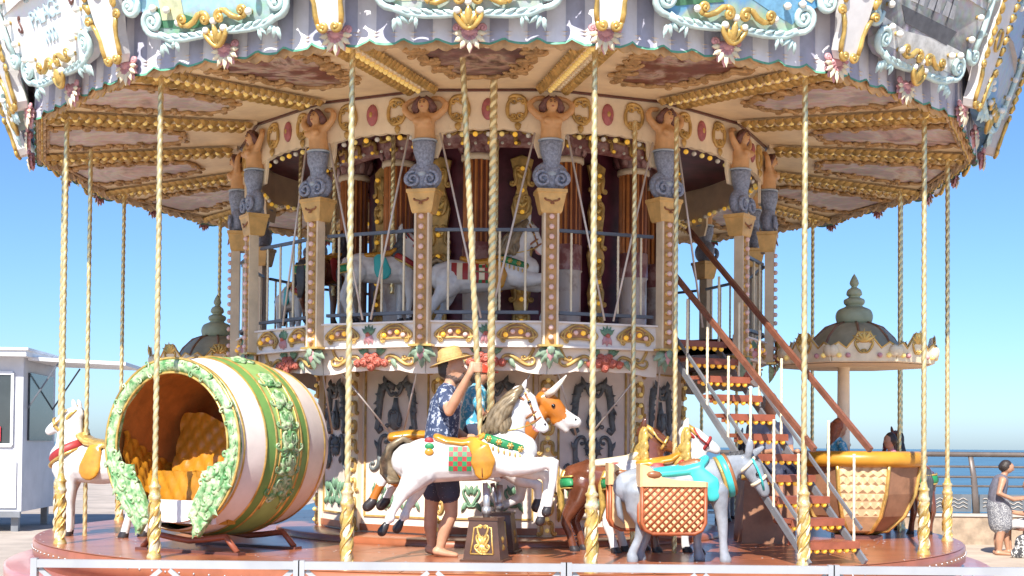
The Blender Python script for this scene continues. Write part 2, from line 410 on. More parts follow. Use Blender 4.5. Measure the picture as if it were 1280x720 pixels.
def painting(name, stops, sc=1.6, amp=0.5, yk=1.0, rough=0.5, yo=0.0, dist=0.6):
    m = bpy.data.materials.new(name); m.use_nodes = True; MATS[name] = m
    nt = m.node_tree; b = nt.nodes['Principled BSDF']; b.inputs['Roughness'].default_value = rough
    N = nt.nodes.new; Lk = nt.links.new
    tc = N('ShaderNodeTexCoord'); sp = N('ShaderNodeSeparateXYZ'); Lk(tc.outputs['Object'], sp.inputs[0])
    n = N('ShaderNodeTexNoise'); n.inputs['Scale'].default_value = sc; n.inputs['Detail'].default_value = 7; n.inputs['Roughness'].default_value = 0.62; n.inputs['Distortion'].default_value = dist
    geo = N('ShaderNodeNewGeometry'); Lk(geo.outputs['Position'], n.inputs['Vector'])
    a = N('ShaderNodeMath'); a.operation = 'MULTIPLY_ADD'; Lk(n.outputs['Fac'], a.inputs[0]); a.inputs[1].default_value = amp; a.inputs[2].default_value = yo - amp / 2
    c = N('ShaderNodeMath'); c.operation = 'MULTIPLY_ADD'; Lk(sp.outputs[1], c.inputs[0]); c.inputs[1].default_value = yk; Lk(a.outputs[0], c.inputs[2])
    cr = N('ShaderNodeValToRGB'); Lk(c.outputs[0], cr.inputs[0]); el = cr.color_ramp.elements
    while len(el) < len(stops): el.new(0.5)
    for e, (p, rgb) in zip(el, stops): e.position = p; e.color = (*rgb, 1)
    n2 = N('ShaderNodeTexNoise'); n2.inputs['Scale'].default_value = 14; n2.inputs['Detail'].default_value = 4; Lk(geo.outputs['Position'], n2.inputs['Vector'])
    mx = N('ShaderNodeMix'); mx.data_type = 'RGBA'; mx.blend_type = 'OVERLAY'; mx.inputs[0].default_value = 0.35
    Lk(cr.outputs[0], mx.inputs[6]); Lk(n2.outputs['Color'], mx.inputs[7]); Lk(mx.outputs[2], b.inputs['Base Color'])
SKYB, SEAB, SANDY, GREEN, DUSK = (0.36, 0.54, 0.66), (0.14, 0.33, 0.52), (0.52, 0.46, 0.26), (0.10, 0.24, 0.13), (0.13, 0.11, 0.14)
painting('scene_palms', [(0.0, (0.30, 0.36, 0.34)), (0.28, (0.46, 0.52, 0.46)), (0.36, GREEN), (0.6, (0.08, 0.20, 0.12)), (0.68, (0.26, 0.44, 0.30)), (0.9, SKYB)], 3.0, 0.5)
painting('scene_castle', [(0.0, (0.20, 0.30, 0.20)), (0.22, (0.30, 0.44, 0.40)), (0.3, SKYB), (0.55, (0.30, 0.52, 0.66)), (0.64, DUSK), (0.9, (0.16, 0.14, 0.18))], 1.7, 0.6)
painting('scene_coast', [(0.0, (0.30, 0.42, 0.40)), (0.2, (0.40, 0.50, 0.38)), (0.3, SEAB), (0.42, (0.10, 0.34, 0.58)), (0.48, SANDY), (0.85, (0.60, 0.56, 0.38))], 1.4, 0.8)
painting('scene_ship', [(0.0, (0.34, 0.34, 0.38)), (0.3, (0.42, 0.42, 0.46)), (0.42, (0.14, 0.13, 0.14)), (0.6, (0.34, 0.36, 0.34)), (0.75, (0.46, 0.48, 0.48))], 3.4, 0.8)
painting('scene_storm', [(0.0, (0.12, 0.26, 0.44)), (0.4, (0.20, 0.36, 0.54)), (0.5, (0.42, 0.46, 0.50)), (0.9, (0.30, 0.40, 0.56))], 1.6, 0.8)
painting('letter_board', [(0.0, (0.78, 0.80, 0.80)), (1.0, (0.82, 0.82, 0.82))], 2, 0.3)
painting('cloud_dark', [(0.0, (0.10, 0.050, 0.045)), (0.38, (0.13, 0.065, 0.06)), (0.52, (0.24, 0.14, 0.12)), (0.62, (0.48, 0.34, 0.26)), (0.75, (0.12, 0.06, 0.05))], 1.6, 1.7, 0.0, yo=0.5)
painting('cloud_red', [(0.0, (0.14, 0.045, 0.03)), (0.45, (0.20, 0.07, 0.045)), (0.54, (0.36, 0.22, 0.17)), (0.62, (0.52, 0.40, 0.32)), (0.70, (0.16, 0.06, 0.045))], 1.4, 1.7, 0.0, yo=0.5)
painting('cloud_mauve', [(0.0, (0.32, 0.22, 0.20)), (0.42, (0.48, 0.38, 0.35)), (0.55, (0.66, 0.56, 0.50)), (0.66, (0.58, 0.40, 0.33)), (0.78, (0.30, 0.19, 0.17))], 1.5, 1.7, 0.0, yo=0.5)
NB = 16; TV = [8.75 + 22.5 * i for i in range(NB)]; TM = [20.0 + 22.5 * i for i in range(NB)]
def near(th): return ((th + 180) % 360) - 180
PZ = 0.86; HT = math.tan(R(11.25))
# ------------------------------------------------------------------ ground, sea
gg = G(); gg.add([(-90, -40, 0), (90, -40, 0), (90, 9.95, 0), (-6, 9.95, 0), (-6, 45, 0), (-90, 45, 0)], [(0, 1, 2, 3, 4, 5)], 'asphalt', None, False)
struct(ob('ground', gg))
gp = G(); gp.add([(4.4, -11, 0.004), (60, -11, 0.004), (60, 9.9, 0.004), (4.4, 9.9, 0.004)], [(0, 1, 2, 3)], 'paving', None, False)
struct(ob('promenade_paving', gp))
gs = G(); gs.add([(-4000, 26, -3.2), (4000, 26, -3.2), (4000, 7000, -3.2), (-4000, 7000, -3.2)], [(0, 1, 2, 3)], 'sea', None, False); struct(ob('sea', gs))
gs = G(); gs.add([(-400, 9.9, -2.2), (400, 9.9, -2.2), (400, 27, -3.3), (-400, 27, -3.3)], [(0, 1, 2, 3)], 'sand', None, False)
gs.add([(-400, 9.92, -2.2), (400, 9.92, -2.2), (400, 9.92, -0.004), (-400, 9.92, -0.004)], [(0, 1, 2, 3)], 'concrete', None, False); struct(ob('beach', gs))
# ------------------------------------------------------------------ the carousel
car = thing('carousel', 'double-decker baroque fairground carousel with gilded canopy, mermaid columns and red deck', 'carousel')
g = G(); g.lathe([(0.0, PZ), (2.0, PZ), (4.3, PZ), (5.03, PZ), (5.06, PZ - 0.012), (5.06, PZ - 0.15), (5.02, PZ - 0.16), (5.02, 0.42)], 'deck_red', 128, caps=False)
pf = ob('platform', g, car)
g = G(); g.lathe([(5.0, 0.625), (5.30, 0.625), (5.33, 0.61), (5.33, 0.40), (5.27, 0.38), (5.27, 0.0)], 'deck_step', 128, caps=False); ob('platform_step', g, car)
g = G()
for i in range(200): g.ball((5.062 * math.cos(2 * PI * i / 200), 5.062 * math.sin(2 * PI * i / 200), PZ - 0.075), 0.011, 'steel', seg=5, rings=3)
stuff(ob('rivets', g, pf))
for j, (r0, r1, n) in enumerate(((2.57, 3.40, 16), (3.408, 4.20, 24), (4.208, 5.045, 32))):
    w = 2 * PI / n; e0 = 0.004 / r0; ag = np.linspace(e0, w - e0, 7); q = G()
    q.add([(r * math.cos(t), r * math.sin(t), z) for r, z in ((r0, PZ + 0.001), (r0 + 0.004, PZ + 0.006), (r1 - 0.006, PZ + 0.006), (r1, PZ + 0.001)) for t in ag], [(l * 7 + k, (l + 1) * 7 + k, (l + 1) * 7 + k + 1, l * 7 + k + 1) for l in range(3) for k in range(6)], 'deck_red', None, False)
    for k in range(2):
        for r in (r0 + 0.05, r1 - 0.05): q.ball((r * math.cos(ag[1 + 4 * k]), r * math.sin(ag[1 + 4 * k]), PZ + 0.006), (0.012, 0.012, 0.003), 'steel', seg=6, rings=4)
    me_ = q.mesh('deck_panel')
    for k in range(n): ob('deck_panel', me_, pf, Matrix.Rotation(w * (k + 0.13 * j), 4, 'Z'))
g = G(); g.lathe([(2.55, PZ + 0.005), (2.55, PZ + 0.055), (2.50, PZ + 0.07), (2.15, PZ + 0.075), (2.05, PZ + 0.075)], 'deck_red', 96, caps=False); ob('core_plinth', g, car)
g = G(); g.lathe([(5.55, 5.75), (4.6, 6.25), (2.8, 6.9), (0.3, 7.9), (0.0, 8.3)], 'sun_block_roof', 64, caps=False); ob('roof', g, car)  # plain roof cone out of view, added to block the sun
# --- rounding boards
HW = 5.29 * math.sin(R(11.25)); AP = 5.29 * math.cos(R(11.25)); TILT = 19.0; BZ = 5.0
def half_outline(pts): return pts + [(-x, y) for x, y in pts[::-1] if x > 1e-6]
board_out = half_outline([(0.0, 0.10), (0.30, 0.12), (0.50, 0.14), (0.60, 0.20), (0.66, 0.32), (0.76, 0.38), (0.80, 0.50), (0.83, 0.95), (0.74, 1.10), (0.50, 1.18), (0.30, 1.30), (0.0, 1.36)])
gbf = G()
for sx in (1, -1):
    gbf.tube([(sx * x, y, 0.06) for x, y in ((0.02, 0.105), (0.18, 0.095), (0.32, 0.09), (0.46, 0.105), (0.56, 0.15))], [0.022, 0.026, 0.024, 0.028, 0.034], 'aqua', 7)
    volute(gbf, 0.60, 0.26, 0.105, -75, 1.8, 'aqua', 0.029, 0.06, sx, 1, 0.12)
    volute(gbf, 0.80, 0.40, 0.075, 200, 1.5, 'aqua', 0.028, 0.06, sx, 1, 0.08)
    volute(gbf, 0.86, 0.95, 0.07, 180, 1.5, 'aqua', 0.026, 0.06, sx, -1, 0.08)
    gbf.tube([(sx * x, y, 0.06) for x, y in ((0.80, 0.44), (0.835, 0.65), (0.845, 0.88), (0.80, 1.05))], [0.024, 0.028, 0.026, 0.024], 'aqua', 6)
    scroll(gbf, 0.62, 1.16, 150, 0.6, 'C', 24, 'aqua', a=-1, p=2.4, r=0.03, z=0.06, sx=sx)
    scroll(gbf, 0.26, 1.36, 160, 0.5, 'S', 26, 'gold', p=2.4, r=0.032, z=0.06, sx=sx)
    for k in range(4): leaf(gbf, sx * (0.50 + 0.02 * k), 0.11 - 0.012 * k, 200 + 26 * k if sx > 0 else -20 - 26 * k, 0.10, 0.045, 'aqua', 0.05, 0.03)
    for k in range(5): leaf(gbf, sx * (0.10 + 0.085 * k), 0.098 + 0.004 * k, 22 if sx > 0 else 158, 0.10, 0.045, 'aqua', 0.072, 0.02)
    leaf(gbf, sx * 0.40, 0.085, -90, 0.09, 0.04, 'aqua', 0.06, 0.03); leaf(gbf, sx * 0.42, 0.09, -60 if sx > 0 else -120, 0.07, 0.035, 'aqua', 0.06, 0.03)
    leaf(gbf, sx * 0.84, 0.60, 20 if sx > 0 else 160, 0.08, 0.06, 'aqua', 0.05, 0.03)
gcr = G()
for sx in (1, -1):
    volute(gcr, 0.075, 0.215, 0.05, 60, 1.4, 'gold', 0.022, 0.09, sx, 1)
    gcr.tube([(sx * x, y, 0.085) for x, y in ((0.085, 0.265), (0.13, 0.255), (0.18, 0.21), (0.24, 0.185), (0.29, 0.19))], [0.020, 0.024, 0.025, 0.024, 0.020], 'gold', 7)
    volute(gcr, 0.285, 0.235, 0.048, -80, 1.4, 'gold', 0.02, 0.09, sx, 1)
    scroll(gcr, 0.065, 0.045, 50, 0.26, 'C', 40, 'gold', p=2.2, r=0.022, z=0.085, sx=sx, n=12, seg=6)
    leaf(gcr, 0, 0.02, 90 + sx * 34, 0.12, 0.06, 'gold', 0.08, 0.03)
leaf(gcr, 0, 0.03, 90, 0.16, 0.07, 'gold', 0.085, 0.035)
bulb_spots = [(0, 0.19), (0.085, 0.13), (-0.085, 0.13), (0.34, 0.22), (-0.34, 0.22), (0.43, 0.33), (-0.43, 0.33), (0.56, 0.36), (-0.56, 0.36), (0.66, 0.52), (-0.66, 0.52), (0.70, 0.72), (-0.70, 0.72), (0.70, 0.92), (-0.70, 0.92), (0.2, 1.24), (-0.2, 1.24), (0.46, 1.1), (-0.46, 1.1)]
gb1 = G(); gb1.lathe([(0.016, -0.03), (0.018, 0.0)], 'old_gold', 8, caps=False); gb1.ball((0, 0, 0.026), 0.031, 'bulb_white', seg=10, rings=7); me_bulb = gb1.mesh('light_bulb')
gbs = G()
for x, y in bulb_spots: gbs.join(gb1, T3(x, y, 0.055))
me_bulbs = gbs.mesh('bulb_strand')
gbb = G(); gbb.add([(-HW * k_, y, z_) for y, k_, z_ in ((0.36, 1.022, -0.02), (1.25, 1.075, -0.02))] + [(HW * k_, y, z_) for y, k_, z_ in ((1.25, 1.075, -0.02), (0.36, 1.022, -0.02))] + [(-HW * 1.0, 0.36, -0.14), (HW * 1.0, 0.36, -0.14), (-HW * 1.07, 1.25, -0.06), (HW * 1.07, 1.25, -0.06)], [(0, 3, 2, 1), (0, 4, 5, 3), (1, 2, 7, 6), (4, 6, 7, 5)], 'pleat_white', None, False); me_bb = gbb.mesh('board_backing')
me_bf = gbf.mesh('scroll_frame'); me_cr = gcr.mesh('gilt_crest')
# pleated valance with a scalloped hem
gv = G(); NP = 84; top = 0.52; HWv = 5.21 * math.sin(R(11.25))
def hem(x): return -0.012 - 0.042 * abs(math.sin(PI * (x + HW) / (2 * HW) * 8)) ** 0.8 - 0.03 * (abs(x) / HW) ** 4
vs = []
for i in range(NP + 1):
    x = -HWv + 2 * HWv * i / NP; zz = -0.03 + 0.020 * abs(math.sin(PI * i / 6.0)) ** 0.7
    vs += [(x, top, zz), (x, 0.12, zz), (x, hem(x) + 0.018, zz + 0.008), (x, hem(x), zz + 0.010)]
for i in range(NP):
    mm = 'pleat_white' if (i // 6) % 2 else 'pleat_mauve'
    for k in range(3): gv.add([], [], mm); gv.f.append((i * 4 + k, i * 4 + k + 1, i * 4 + 5 + k, i * 4 + 4 + k)); gv.m.append(mm if k < 2 else 'green_edge'); gv.s.append(True)
gv.v = vs; me_val = gv.mesh('valance')
# pilaster between two boards
gp1 = G(); gp1.slab(half_outline([(0.0, 0.0), (0.05, 0.0), (0.09, 0.06), (0.10, 0.20), (0.135, 0.34), (0.155, 0.5), (0.14, 0.8), (0.16, 1.15), (0.12, 1.35), (0.0, 1.48)]), 0.11, 'white_paint', T3(0, 0, -0.03), 0.012)
me_pil = gp1.mesh('pilaster')
me_ps = []
for sx in (1, -1):
    gps = G()
    volute(gps, 0.05, 0.03, 0.042, 30, 1.4, 'gold', 0.021, 0.09, sx, -1)
    gps.tube([(sx * x, y, 0.085) for x, y in ((0.095, 0.05), (0.105, 0.12), (0.105, 0.2), (0.125, 0.28), (0.16, 0.34))], [0.02, 0.022, 0.018, 0.022, 0.018], 'gold', 6)
    volute(gps, 0.19, 0.36, 0.04, 200, 1.4, 'gold', 0.018, 0.088, sx, -1)
    for k in range(9):
        gps.ball((sx * (0.165 + 0.012 * math.sin(k * 1.3)), 0.46 + k * 0.1, 0.085), (0.03, 0.045, 0.024), 'gold', seg=7, rings=5)
        leaf(gps, sx * 0.165, 0.44 + k * 0.1, 60 if sx > 0 else 120, 0.09, 0.05, 'gold', 0.08, 0.03)
    scroll(gps, 0.1, 1.42, 140, 0.35, 'C', 28, 'gold', p=2.2, r=0.026, z=0.085, sx=sx)
    me_ps.append(gps.mesh('gilt_scroll'))
gm = G(); ring = [(0.062 * math.cos(a), 0.62 + 0.092 * math.sin(a), 0.088) for a in np.linspace(0, 2 * PI, 21)]; gm.tube(ring, 0.016, 'gold', 6, lat=(0, 0, 1), cap=False)
gm.slab([(0.06 * math.cos(a), 0.62 + 0.09 * math.sin(a)) for a in np.linspace(0, 2 * PI, 20, endpoint=False)], 0.006, 'mirror_dark', T3(0, 0, 0.081)); me_mir = gm.mesh('oval_mirror')
# shell corbel under the valance
gc = G()
for k, a in enumerate((-172, -145, -118, -90, -62, -35, -8)):
    L = (0.11, 0.125, 0.14, 0.16, 0.14, 0.125, 0.11)[k]; leaf(gc, 0, 0.02, a, L, 0.085, 'corbel_pink', 0.0, 0.055, 6)
    leaf(gc, 0.06 * math.cos(R(a)), 0.02 + 0.06 * math.sin(R(a)), a, L * 0.68, 0.05, 'ivory', 0.036, 0.022, 5)
gc.ball((0, 0.02, 0.02), (0.075, 0.05, 0.045), 'corbel_pink')
for sx in (1, -1): volute(gc, 0.10, 0.045, 0.035, 200, 1.2, 'corbel_pink', 0.017, 0.03, sx, -1)
me_cor = gc.mesh('shell_corbel')
# fringe on the inside of the rim: carved scallops
gf = G(); vs = []; NF = 64; hwf = 5.14 * math.sin(R(11.25)); apf = 5.14 * math.cos(R(11.25))
for i in range(NF + 1):
    x = -hwf + 2 * hwf * i / NF; u = (i % 16) / 16.0
    y = 4.945 - 0.05 * abs(math.sin(PI * i / 16)) - 0.03 * abs(math.sin(PI * i / 4)) - (0.04 if i % 32 in (15, 16, 17) else 0)
    vs += [(x, 5.03, apf), (x, 4.97, apf + 0.006), (x, y, apf), (x, 5.03, apf - 0.03), (x, 4.98, apf - 0.05), (x, y + 0.005, apf - 0.018)]
for i in range(NF):
    a = i * 6; b = a + 6
    for q, mm in (((a, a + 1, b + 1, b), 'fringe'), ((a + 1, a + 2, b + 2, b + 1), 'fringe'), ((a + 2, a + 5, b + 5, b + 2), 'gold'), ((a + 5, a + 4, b + 4, b + 5), 'fringe_tan'), ((a + 4, a + 3, b + 3, b + 4), 'fringe_tan')):
        gf.f.append(q); gf.m.append(mm); gf.s.append(True)
gf.v = vs
gf.tube([(-hwf, 4.985, apf - 0.055), (hwf, 4.985, apf - 0.055)], 0.018, 'fringe_tan', 6)
for k in range(4):
    cx = -hwf + 2 * hwf * (k + 0.5) / 4
    for sx in (1, -1):
        q = G(); scroll(q, 0.075, 0, -25, 0.24, 'C', 34, 'fringe', p=2.2, r=0.018, sx=sx, n=9, seg=5); gf.join(q, T3(cx, 4.93, apf + 0.012))
        q = G(); scroll(q, 0.075, 0, -25, 0.24, 'C', 34, 'fringe_tan', p=2.2, r=0.016, sx=sx, n=8, seg=5); gf.join(q, T3(cx, 4.93, apf - 0.035))
me_fr = gf.mesh('carved_fringe')
scenes = {-2: 'scene_palms', -25: 'scene_castle', 20: 'scene_coast', 42: 'scene_ship', 65: 'scene_storm', -47: 'letter_board', -70: 'scene_coast'}
SCL = {-2: 'board painted with green palms', -25: 'board painted with a castle under blue sky', 20: 'board painted with a blue and sandy coast', 42: 'board painted with a grey ship', -47: 'white board with pale blue lettering'}
bm = {}
def rounding_board(i):
    th = near(TM[i]); M = bay(th, AP, BZ, TILT); key = int(th)
    sc = scenes.get(key, ['scene_coast', 'scene_castle', 'scene_palms', 'scene_storm'][i % 4])
    if sc not in bm:
        q = G(); q.slab(board_out, 0.12, sc, T3(0, 0, -0.085)); bm[sc] = q.mesh('rounding_board')
    o = ob('rounding_board', bm[sc], car, M, SCL.get(key))
    ob('board_backing', me_bb, o); ob('scroll_frame', me_bf, o); ob('gilt_crest', me_cr, o)
    if -50 < th < 50:
        for x, y in bulb_spots: ob('light_bulb', me_bulb, o, T3(x, y, 0.055))
    else: stuff(ob('bulb_strand', me_bulbs, o))
    return o
boards = {}
for i in range(NB):
    boards[int(near(TM[i]))] = rounding_board(i)
    ob('valance', me_val, car, bay(TM[i], 5.21 * math.cos(R(11.25)), BZ - 0.045, 0))
    p = ob('pilaster', me_pil, car, bay(TV[i], 5.295, BZ - 0.015, TILT - 0.4)); ob('gilt_scroll', me_ps[0], p); ob('gilt_scroll', me_ps[1], p); ob('oval_mirror', me_mir, p)
    ob('carved_fringe', me_fr, car, bay(TM[i], 0, 0))
    ob('shell_corbel', me_cor, car, bay(TM[i], 5.14, 4.96)); ob('shell_corbel', me_cor, car, bay(TV[i], 5.22, 4.95))
for k, (t_, y, h) in enumerate((('CARROUSEL', 0.80, 0.125), ('PALACE', 0.575, 0.15), ('1900', 0.395, 0.12))):
    cu = bpy.data.curves.new('lettering', 'FONT'); cu.body = t_; cu.size = h * 1.35; cu.align_x = 'CENTER'; cu.extrude = 0.006; cu.space_character = 0.95
    cu.materials.append(MATS['text_blue']); _t = bpy.data.objects.new('t', cu); COL.objects.link(_t); _me = bpy.data.meshes.new_from_object(_t.evaluated_get(bpy.context.evaluated_depsgraph_get())); bpy.data.objects.remove(_t); o = ob('lettering', _me, boards[-47]); o.matrix_local = T3(0, y, 0.042) @ SX(0.86 if k else 0.72, 1, 1)
gsc = G()
for sx in (1, -1):
    scroll(gsc, 0.52, 0.66, 70, 0.2, 'S', 40, 'hair_carved', p=2, r=0.012, z=0.04, sx=sx); scroll(gsc, 0.55, 0.60, 20, 0.13, 'C', 40, 'hair_carved', p=2, r=0.010, z=0.04, sx=sx)
ob('painted_flourish', gsc, boards[-47])
# painted motifs on the boards, flat paint a few millimetres proud
for nm_, rgb_ in (('paint_tower', (0.52, 0.54, 0.34)), ('paint_dark', (0.10, 0.10, 0.11)), ('paint_sail', (0.60, 0.60, 0.58)), ('paint_sand', (0.56, 0.52, 0.34)), ('paint_water', (0.16, 0.36, 0.54)), ('paint_leaf', (0.07, 0.20, 0.11))): mat(nm_, rgb_, 0.5, 0, 0.22, 12)
Zp = 0.036
def motif(key, fn):
    q = G(); fn(q); ob('painted_motif', q, boards[key])
def palms(q):
    q.slab([(-0.62, 0.20), (0.62, 0.20), (0.70, 0.34), (0.3, 0.31), (-0.1, 0.36), (-0.7, 0.33)], 0.003, 'paint_sand', T3(0, 0, Zp))
    for x, y, L in ((0.34, 0.44, 0.34), (0.12, 0.60, 0.38), (-0.40, 0.55, 0.3), (0.52, 0.62, 0.3)):
        q.tube([(x, y, Zp + 0.004), (x - 0.03, y - 0.15, Zp + 0.004), (x - 0.02, 0.28, Zp + 0.004)], 0.012, 'paint_tower', 5, lat=(0, 0, 1), sy=0.2)
        for k in range(13): leaf(q, x, y, k * 27.7 + 5 * (k % 3), L * (0.7 + 0.3 * ((k * 7) % 5) / 4), 0.05, 'paint_leaf', Zp + 0.003 + 0.0004 * k, 0.003)
def castle(q):
    q.slab([(-0.70, 0.33), (-0.58, 0.21), (-0.2, 0.16), (0.0, 0.18), (-0.2, 0.24), (-0.5, 0.36)], 0.003, 'paint_leaf', T3(0, 0, Zp))
    q.slab([(-0.52, 0.26), (-0.30, 0.24), (-0.30, 0.95), (-0.34, 0.95), (-0.34, 1.0), (-0.38, 1.0), (-0.38, 0.95), (-0.44, 0.95), (-0.44, 1.0), (-0.52, 1.0)], 0.003, 'paint_tower', T3(0, 0, Zp + 0.004))
    for y in (0.42, 0.60, 0.78): q.slab([(-0.44, y), (-0.39, y), (-0.39, y + 0.09), (-0.44, y + 0.09)], 0.002, 'paint_dark', T3(0, 0, Zp + 0.008))
    q.slab([(0.10, 0.60), (0.24, 0.44), (0.30, 0.50), (0.44, 0.46), (0.56, 0.60), (0.70, 0.66), (0.70, 0.95), (0.2, 0.95)], 0.003, 'paint_dark', T3(0, 0, Zp + 0.002))
def coast(q):
    q.slab([(-0.30, 0.62), (0.0, 0.40), (0.30, 0.28), (0.52, 0.20), (0.64, 0.34), (0.30, 0.46), (-0.06, 0.70), (-0.2, 0.95)], 0.003, 'paint_water', T3(0, 0, Zp))
    q.slab([(0.05, 0.68), (0.34, 0.48), (0.66, 0.38), (0.76, 0.52), (0.76, 0.9), (0.1, 0.95)], 0.003, 'paint_sand', T3(0, 0, Zp + 0.001))
    q.slab([(-0.70, 0.34), (-0.5, 0.22), (-0.10, 0.30), (-0.36, 0.44), (-0.72, 0.5)], 0.003, 'paint_leaf', T3(0, 0, Zp + 0.002))
def ship(q):
    q.slab([(-0.34, 0.44), (0.36, 0.40), (0.46, 0.54), (-0.46, 0.56)], 0.003, 'paint_dark', T3(0, 0, Zp))
    for x, h in ((-0.24, 1.0), (0.02, 1.12), (0.26, 0.98)):
        q.slab([(x - 0.008, 0.55), (x + 0.008, 0.55), (x + 0.005, h), (x - 0.005, h)], 0.003, 'paint_dark', T3(0, 0, Zp + 0.004))
        for y in (0.62, 0.78, 0.92): q.slab([(x - 0.11, y), (x + 0.09, y), (x + 0.075, y + 0.11), (x - 0.09, y + 0.12)], 0.003, 'paint_sail', T3(0, 0, Zp + 0.002))
    q.slab([(-0.60, 0.22), (0.60, 0.20), (0.66, 0.40), (0.2, 0.42), (-0.3, 0.38), (-0.66, 0.42)], 0.003, 'paint_sail', T3(0, 0, Zp - 0.002))
motif(-2, palms); motif(-25, castle); motif(20, coast); motif(42, ship)
# --- ceiling under the canopy
def zc(a): return 5.17 - (a - 2.92) / 2.18 * 0.20
gce = G(); vs = []; NA = 6
for k in range(NA + 1):
    a = 2.925 + (5.10 - 2.925) * k / NA
    vs += [(-a * HT, zc(a), a), (a * HT, zc(a), a), (-a * HT, zc(a) + 0.03, a), (a * HT, zc(a) + 0.03, a)]
for k in range(NA):
    b = k * 4; gce.f += [(b, b + 1, b + 5, b + 4), (b + 2, b + 6, b + 7, b + 3)]; gce.m += ['ceiling_tan'] * 2; gce.s += [False] * 2
gce.v = vs; me_ce = gce.mesh('ceiling_panel')
def hwp(a):
    t = max(0.0, min(1.0, (a - 3.62) / 1.30)); return (0.23 + 0.30 * t ** 0.8) * min(1.0, (max(0, a - 3.60) / 0.10) ** 0.5) * (1 - 0.25 * max(0, t - 0.85) / 0.15)
ol = []
NN = 40
for k in range(NN + 1):
    a = 3.61 + (4.98 - 3.61) * k / NN; ol.append((hwp(a) + 0.028 * math.sin(k * 1.45) + 0.018 * math.sin(k * 3.1), a))
ol = ol + [(-x, a) for x, a in ol[::-1]]
paint_me = {}
def ceiling_paint(mn):
    if mn not in paint_me:
        q = G(); n = len(ol); q.add([(x, zc(a) - 0.012, a) for x, a in ol] + [(x, zc(a) - 0.002, a) for x, a in ol], [], mn)
        h = NN + 1
        for k in range(NN): q.f.append((k, k + 1, n - 2 - k, n - 1 - k)); q.m.append(mn); q.s.append(False)
        paint_me[mn] = q.mesh('ceiling_painting')
    return paint_me[mn]
gfr = G(); lp = [(x, zc(a) - 0.02, a) for x, a in ol]; gfr.tube(lp + [lp[0]], 0.022, 'frame_brown', 6, lat=(0, 1, 0), sy=0.8)
for k in range(0, len(ol), 3):
    x, a = ol[k]; q = G(); scroll(q, 0, 0, 90 * (k % 7), 0.24, 'CS'[k % 2], 30, 'frame_brown', p=2, r=0.022, n=8, seg=5)
    gfr.join(q, T3(x, zc(a) - 0.025, a) @ Matrix.Rotation(R(90), 4, 'X'))
me_pf = gfr.mesh('painting_frame')
grb = G()
for k in range(6):
    r0 = 3.03 + 2.09 * k / 6; r1 = 3.03 + 2.09 * (k + 1) / 6
    z0, z1 = zc(r0 * 0.981) - 0.03, zc(r1 * 0.981) - 0.03
    grb.add([(-0.10, z0, r0), (0.10, z0, r0), (0.10, z1, r1), (-0.10, z1, r1), (-0.12, z0 + 0.04, r0), (0.12, z0 + 0.04, r0), (0.12, z1 + 0.04, r1), (-0.12, z1 + 0.04, r1)], [(0, 3, 2, 1), (0, 4, 7, 3), (1, 2, 6, 5)], 'ceiling_tan', None, False)
me_rb = grb.mesh('ceiling_rib')
me_rc = []
for sx in (1, -1):
    grc = G()
    for k in range(22):
        r0 = 3.08 + 2.0 * k / 22; zz = zc(r0 * 0.981) - 0.035
        q = G(); leaf(q, 0, 0, 90 + sx * -35, 0.15, 0.09, 'old_gold', 0, 0.05, 4)
        grc.join(q, T3(sx * 0.09, zz, r0) @ Matrix.Rotation(R(90), 4, 'X'))
        grc.ball((sx * 0.105, zz - 0.012, r0 + 0.05), (0.026, 0.03, 0.03), 'old_gold', seg=6, rings=4)
    me_rc.append(grc.mesh('gilt_carving'))
grl = G()
for k in range(17):
    r0 = 3.14 + 1.9 * k / 17; zz = zc(r0 * 0.981) - 0.045
    grl.ball((-0.03, zz, r0), 0.026, 'bulb_warm', seg=7, rings=5); grl.ball((0.04, zz + 0.005, r0 + 0.05), (0.022, 0.018, 0.03), 'ivory', seg=6, rings=4)
me_rl = grl.mesh('bulb_row')
for i in range(NB):
    th = near(TM[i]); M = bay(TM[i], 0, 0); o = ob('ceiling_panel', me_ce, car, M)
    mn = 'cloud_dark' if abs(th + 2.5) < 5 else ('cloud_red' if abs(th) < 30 else 'cloud_mauve')
    ob('ceiling_painting', ceiling_paint(mn), o); ob('painting_frame', me_pf, o)
    rb = ob('ceiling_rib', me_rb, car, bay(TV[i], 0, 0)); ob('gilt_carving', me_rc[0], rb); ob('gilt_carving', me_rc[1], rb); stuff(ob('bulb_row', me_rl, rb))
